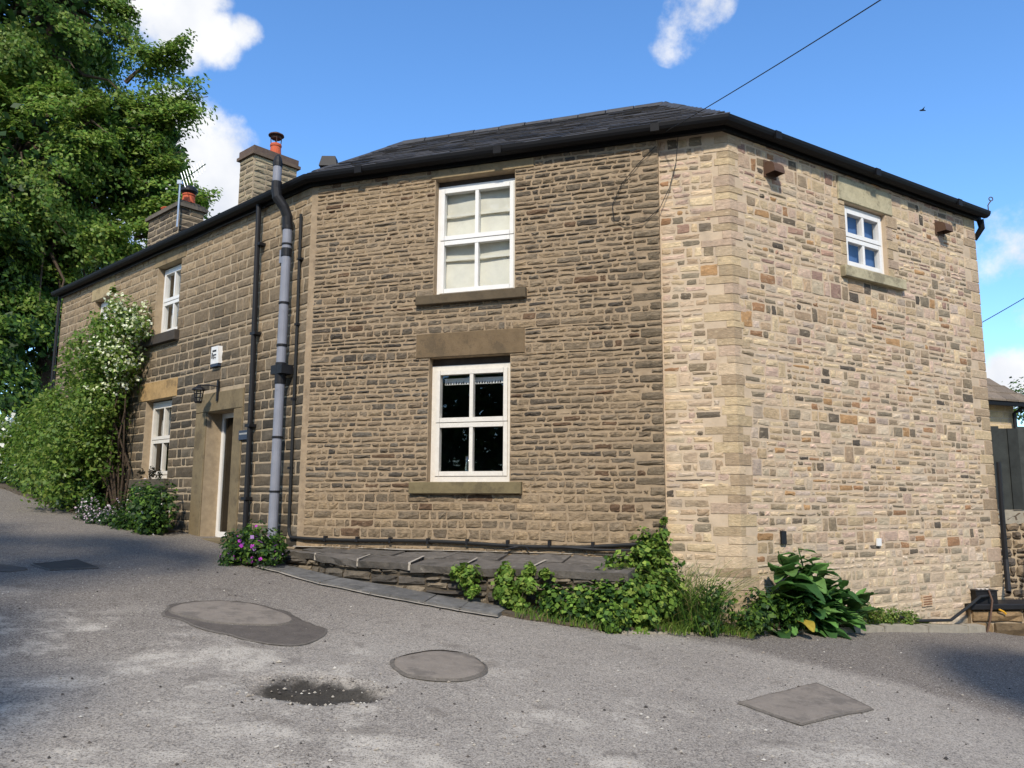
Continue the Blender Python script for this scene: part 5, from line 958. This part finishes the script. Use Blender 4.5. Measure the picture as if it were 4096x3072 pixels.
# big-leaved dock: every leaf a part
def big_leaf(root, direc, ln, wd, c, rr, droop=.5):
    direc = direc / np.linalg.norm(direc); sd = np.cross(direc, Z); sd /= np.linalg.norm(sd) + 1e-6; vs = []; cs = []; nt_ = 9
    for i in range(nt_):
        t = i / (nt_ - 1); p = root + direc * ln * t - Z * ln * droop * t * t * .6; w_ = wd * (math.sin(math.pi * min(1, t * .93 + .04)) ** .75) * (1 - .25 * t); wob = .06 * ln * math.sin(t * 11 + rr.random() * 2)
        nrm = np.cross(sd, direc - Z * droop * t * 1.1); nrm /= np.linalg.norm(nrm)
        for s_ in (-1, -.5, 0, .5, 1): vs.append(p + sd * w_ * s_ + nrm * (abs(s_) * w_ * .35 + wob * s_ * s_ * .6)); cs.append(np.array(c) * (1.22 if s_ == 0 else 1) * (.93 + .14 * rr.random()))
    mb = MB(); mb.add(vs, [(i * 5 + j, i * 5 + j + 1, (i + 1) * 5 + j + 1, (i + 1) * 5 + j) for i in range(nt_ - 1) for j in range(4)], np.array(cs)); return mb
dk = thing('dock_plant', PR(.75, .27, .3), 'big-leaved dock plant growing against the foot of the pale side wall', 'plant')
DG = [lin(78, 116, 56), lin(92, 134, 66), lin(66, 104, 52), lin(110, 146, 78), lin(56, 90, 46)]
mb = MB(); heads = [(.33, 1.10, .2), (.50, .95, .2), (.66, 1.12, .2), (.60, .85, .24), (.95, .88, .22), (1.12, .78, .22), (1.35, .66, .22), (1.62, .5, .22), (.40, .75, .26), (.85, .72, .3)]
for h in heads: mb.tube(limb_path(PR(.75, .2, .28), PR(*h), rs, .05, 5), [.016, .013, .010, .008, .006], 6, lin(60, 96, 50))
make('stem', mb, 'broad_leaf', dk)
for h in heads:
    for j in range(11):
        t = rs.uniform(.3, 1.0); a = PR(.75, .2, .28) * (1 - t) + PR(*h) * t; th = rs.uniform(-2.6, .3); dr = UR * math.cos(th) + NR * abs(math.sin(th)) * .9 + Z * rs.uniform(-.1, 1.5) * t; ln = rs.uniform(.2, .34) * (1.3 - .55 * t); make('leaf', big_leaf(a, dr, ln, ln * rs.uniform(.22, .32), np.array(DG[rs.integers(5)]) * rs.uniform(.75, 1.35), rs, rs.uniform(-.2, .8)), 'broad_leaf', dk, smooth=True)
for i in range(95):
    uq = float(np.clip(.82 + rs.normal() * .36, .2, 1.6)); a = PR(uq, .27 + rs.random() * float(np.interp(uq, [.2, .5, .8, 1.6], [.45, .65, .5, .15])), .16 + .1 * rs.random()); th = rs.uniform(-3.3, .2); dr = UR * math.cos(th) * 1.0 + NR * abs(math.sin(th)) + Z * rs.uniform(-.1, 1.3); ln = rs.uniform(.22, .46); make('leaf', big_leaf(a, dr, ln, ln * rs.uniform(.28, .42), np.array(DG[rs.integers(5)]) * rs.uniform(.7, 1.2), rs, rs.uniform(.1, 1.1)), 'broad_leaf', dk, smooth=True)
make('leaf', big_leaf(PR(.35, .40, .42), NR + Z * .2 - UR * .2, .2, .09, lin(170, 150, 60), rs, .9), 'broad_leaf', dk, smooth=True)['label'] = 'yellowed leaf lying by the kerb'
bush('garden_tree', lambda u, z, d: V(u, 40 - d, z), [(25.2, 6.7, 0, .9), (26.2, 6.9, 0, 1.2), (24.6, 6.0, 0, .7)], 900, .2, GREEN + DARKG, 'distant small tree behind the stone-slate roof', stem_r=.06)
bd = thing('bird', V(12.83, 23.5, 13.84), 'tiny dark bird high in the blue sky', 'bird'); bc = V(12.83, 23.5, 13.84)
mb = MB(); mb.tube([bc + V(-.09, 0, 0), bc + V(-.04, 0, .01), bc + V(.05, 0, .012), bc + V(.11, 0, .0)], [.006, .028, .024, .008], 8); make('body', mb, 'black_plastic', bd)
for s_ in (-1, 1): mb = MB(); mb.add([bc + V(-.03, 0, .02), bc + V(.04, 0, .02), bc + V(.03, s_ * .12, .07), bc + V(-.01, s_ * .2, .04)], [(0, 1, 2, 3)]); make('wing', mb, 'black_plastic', bd)
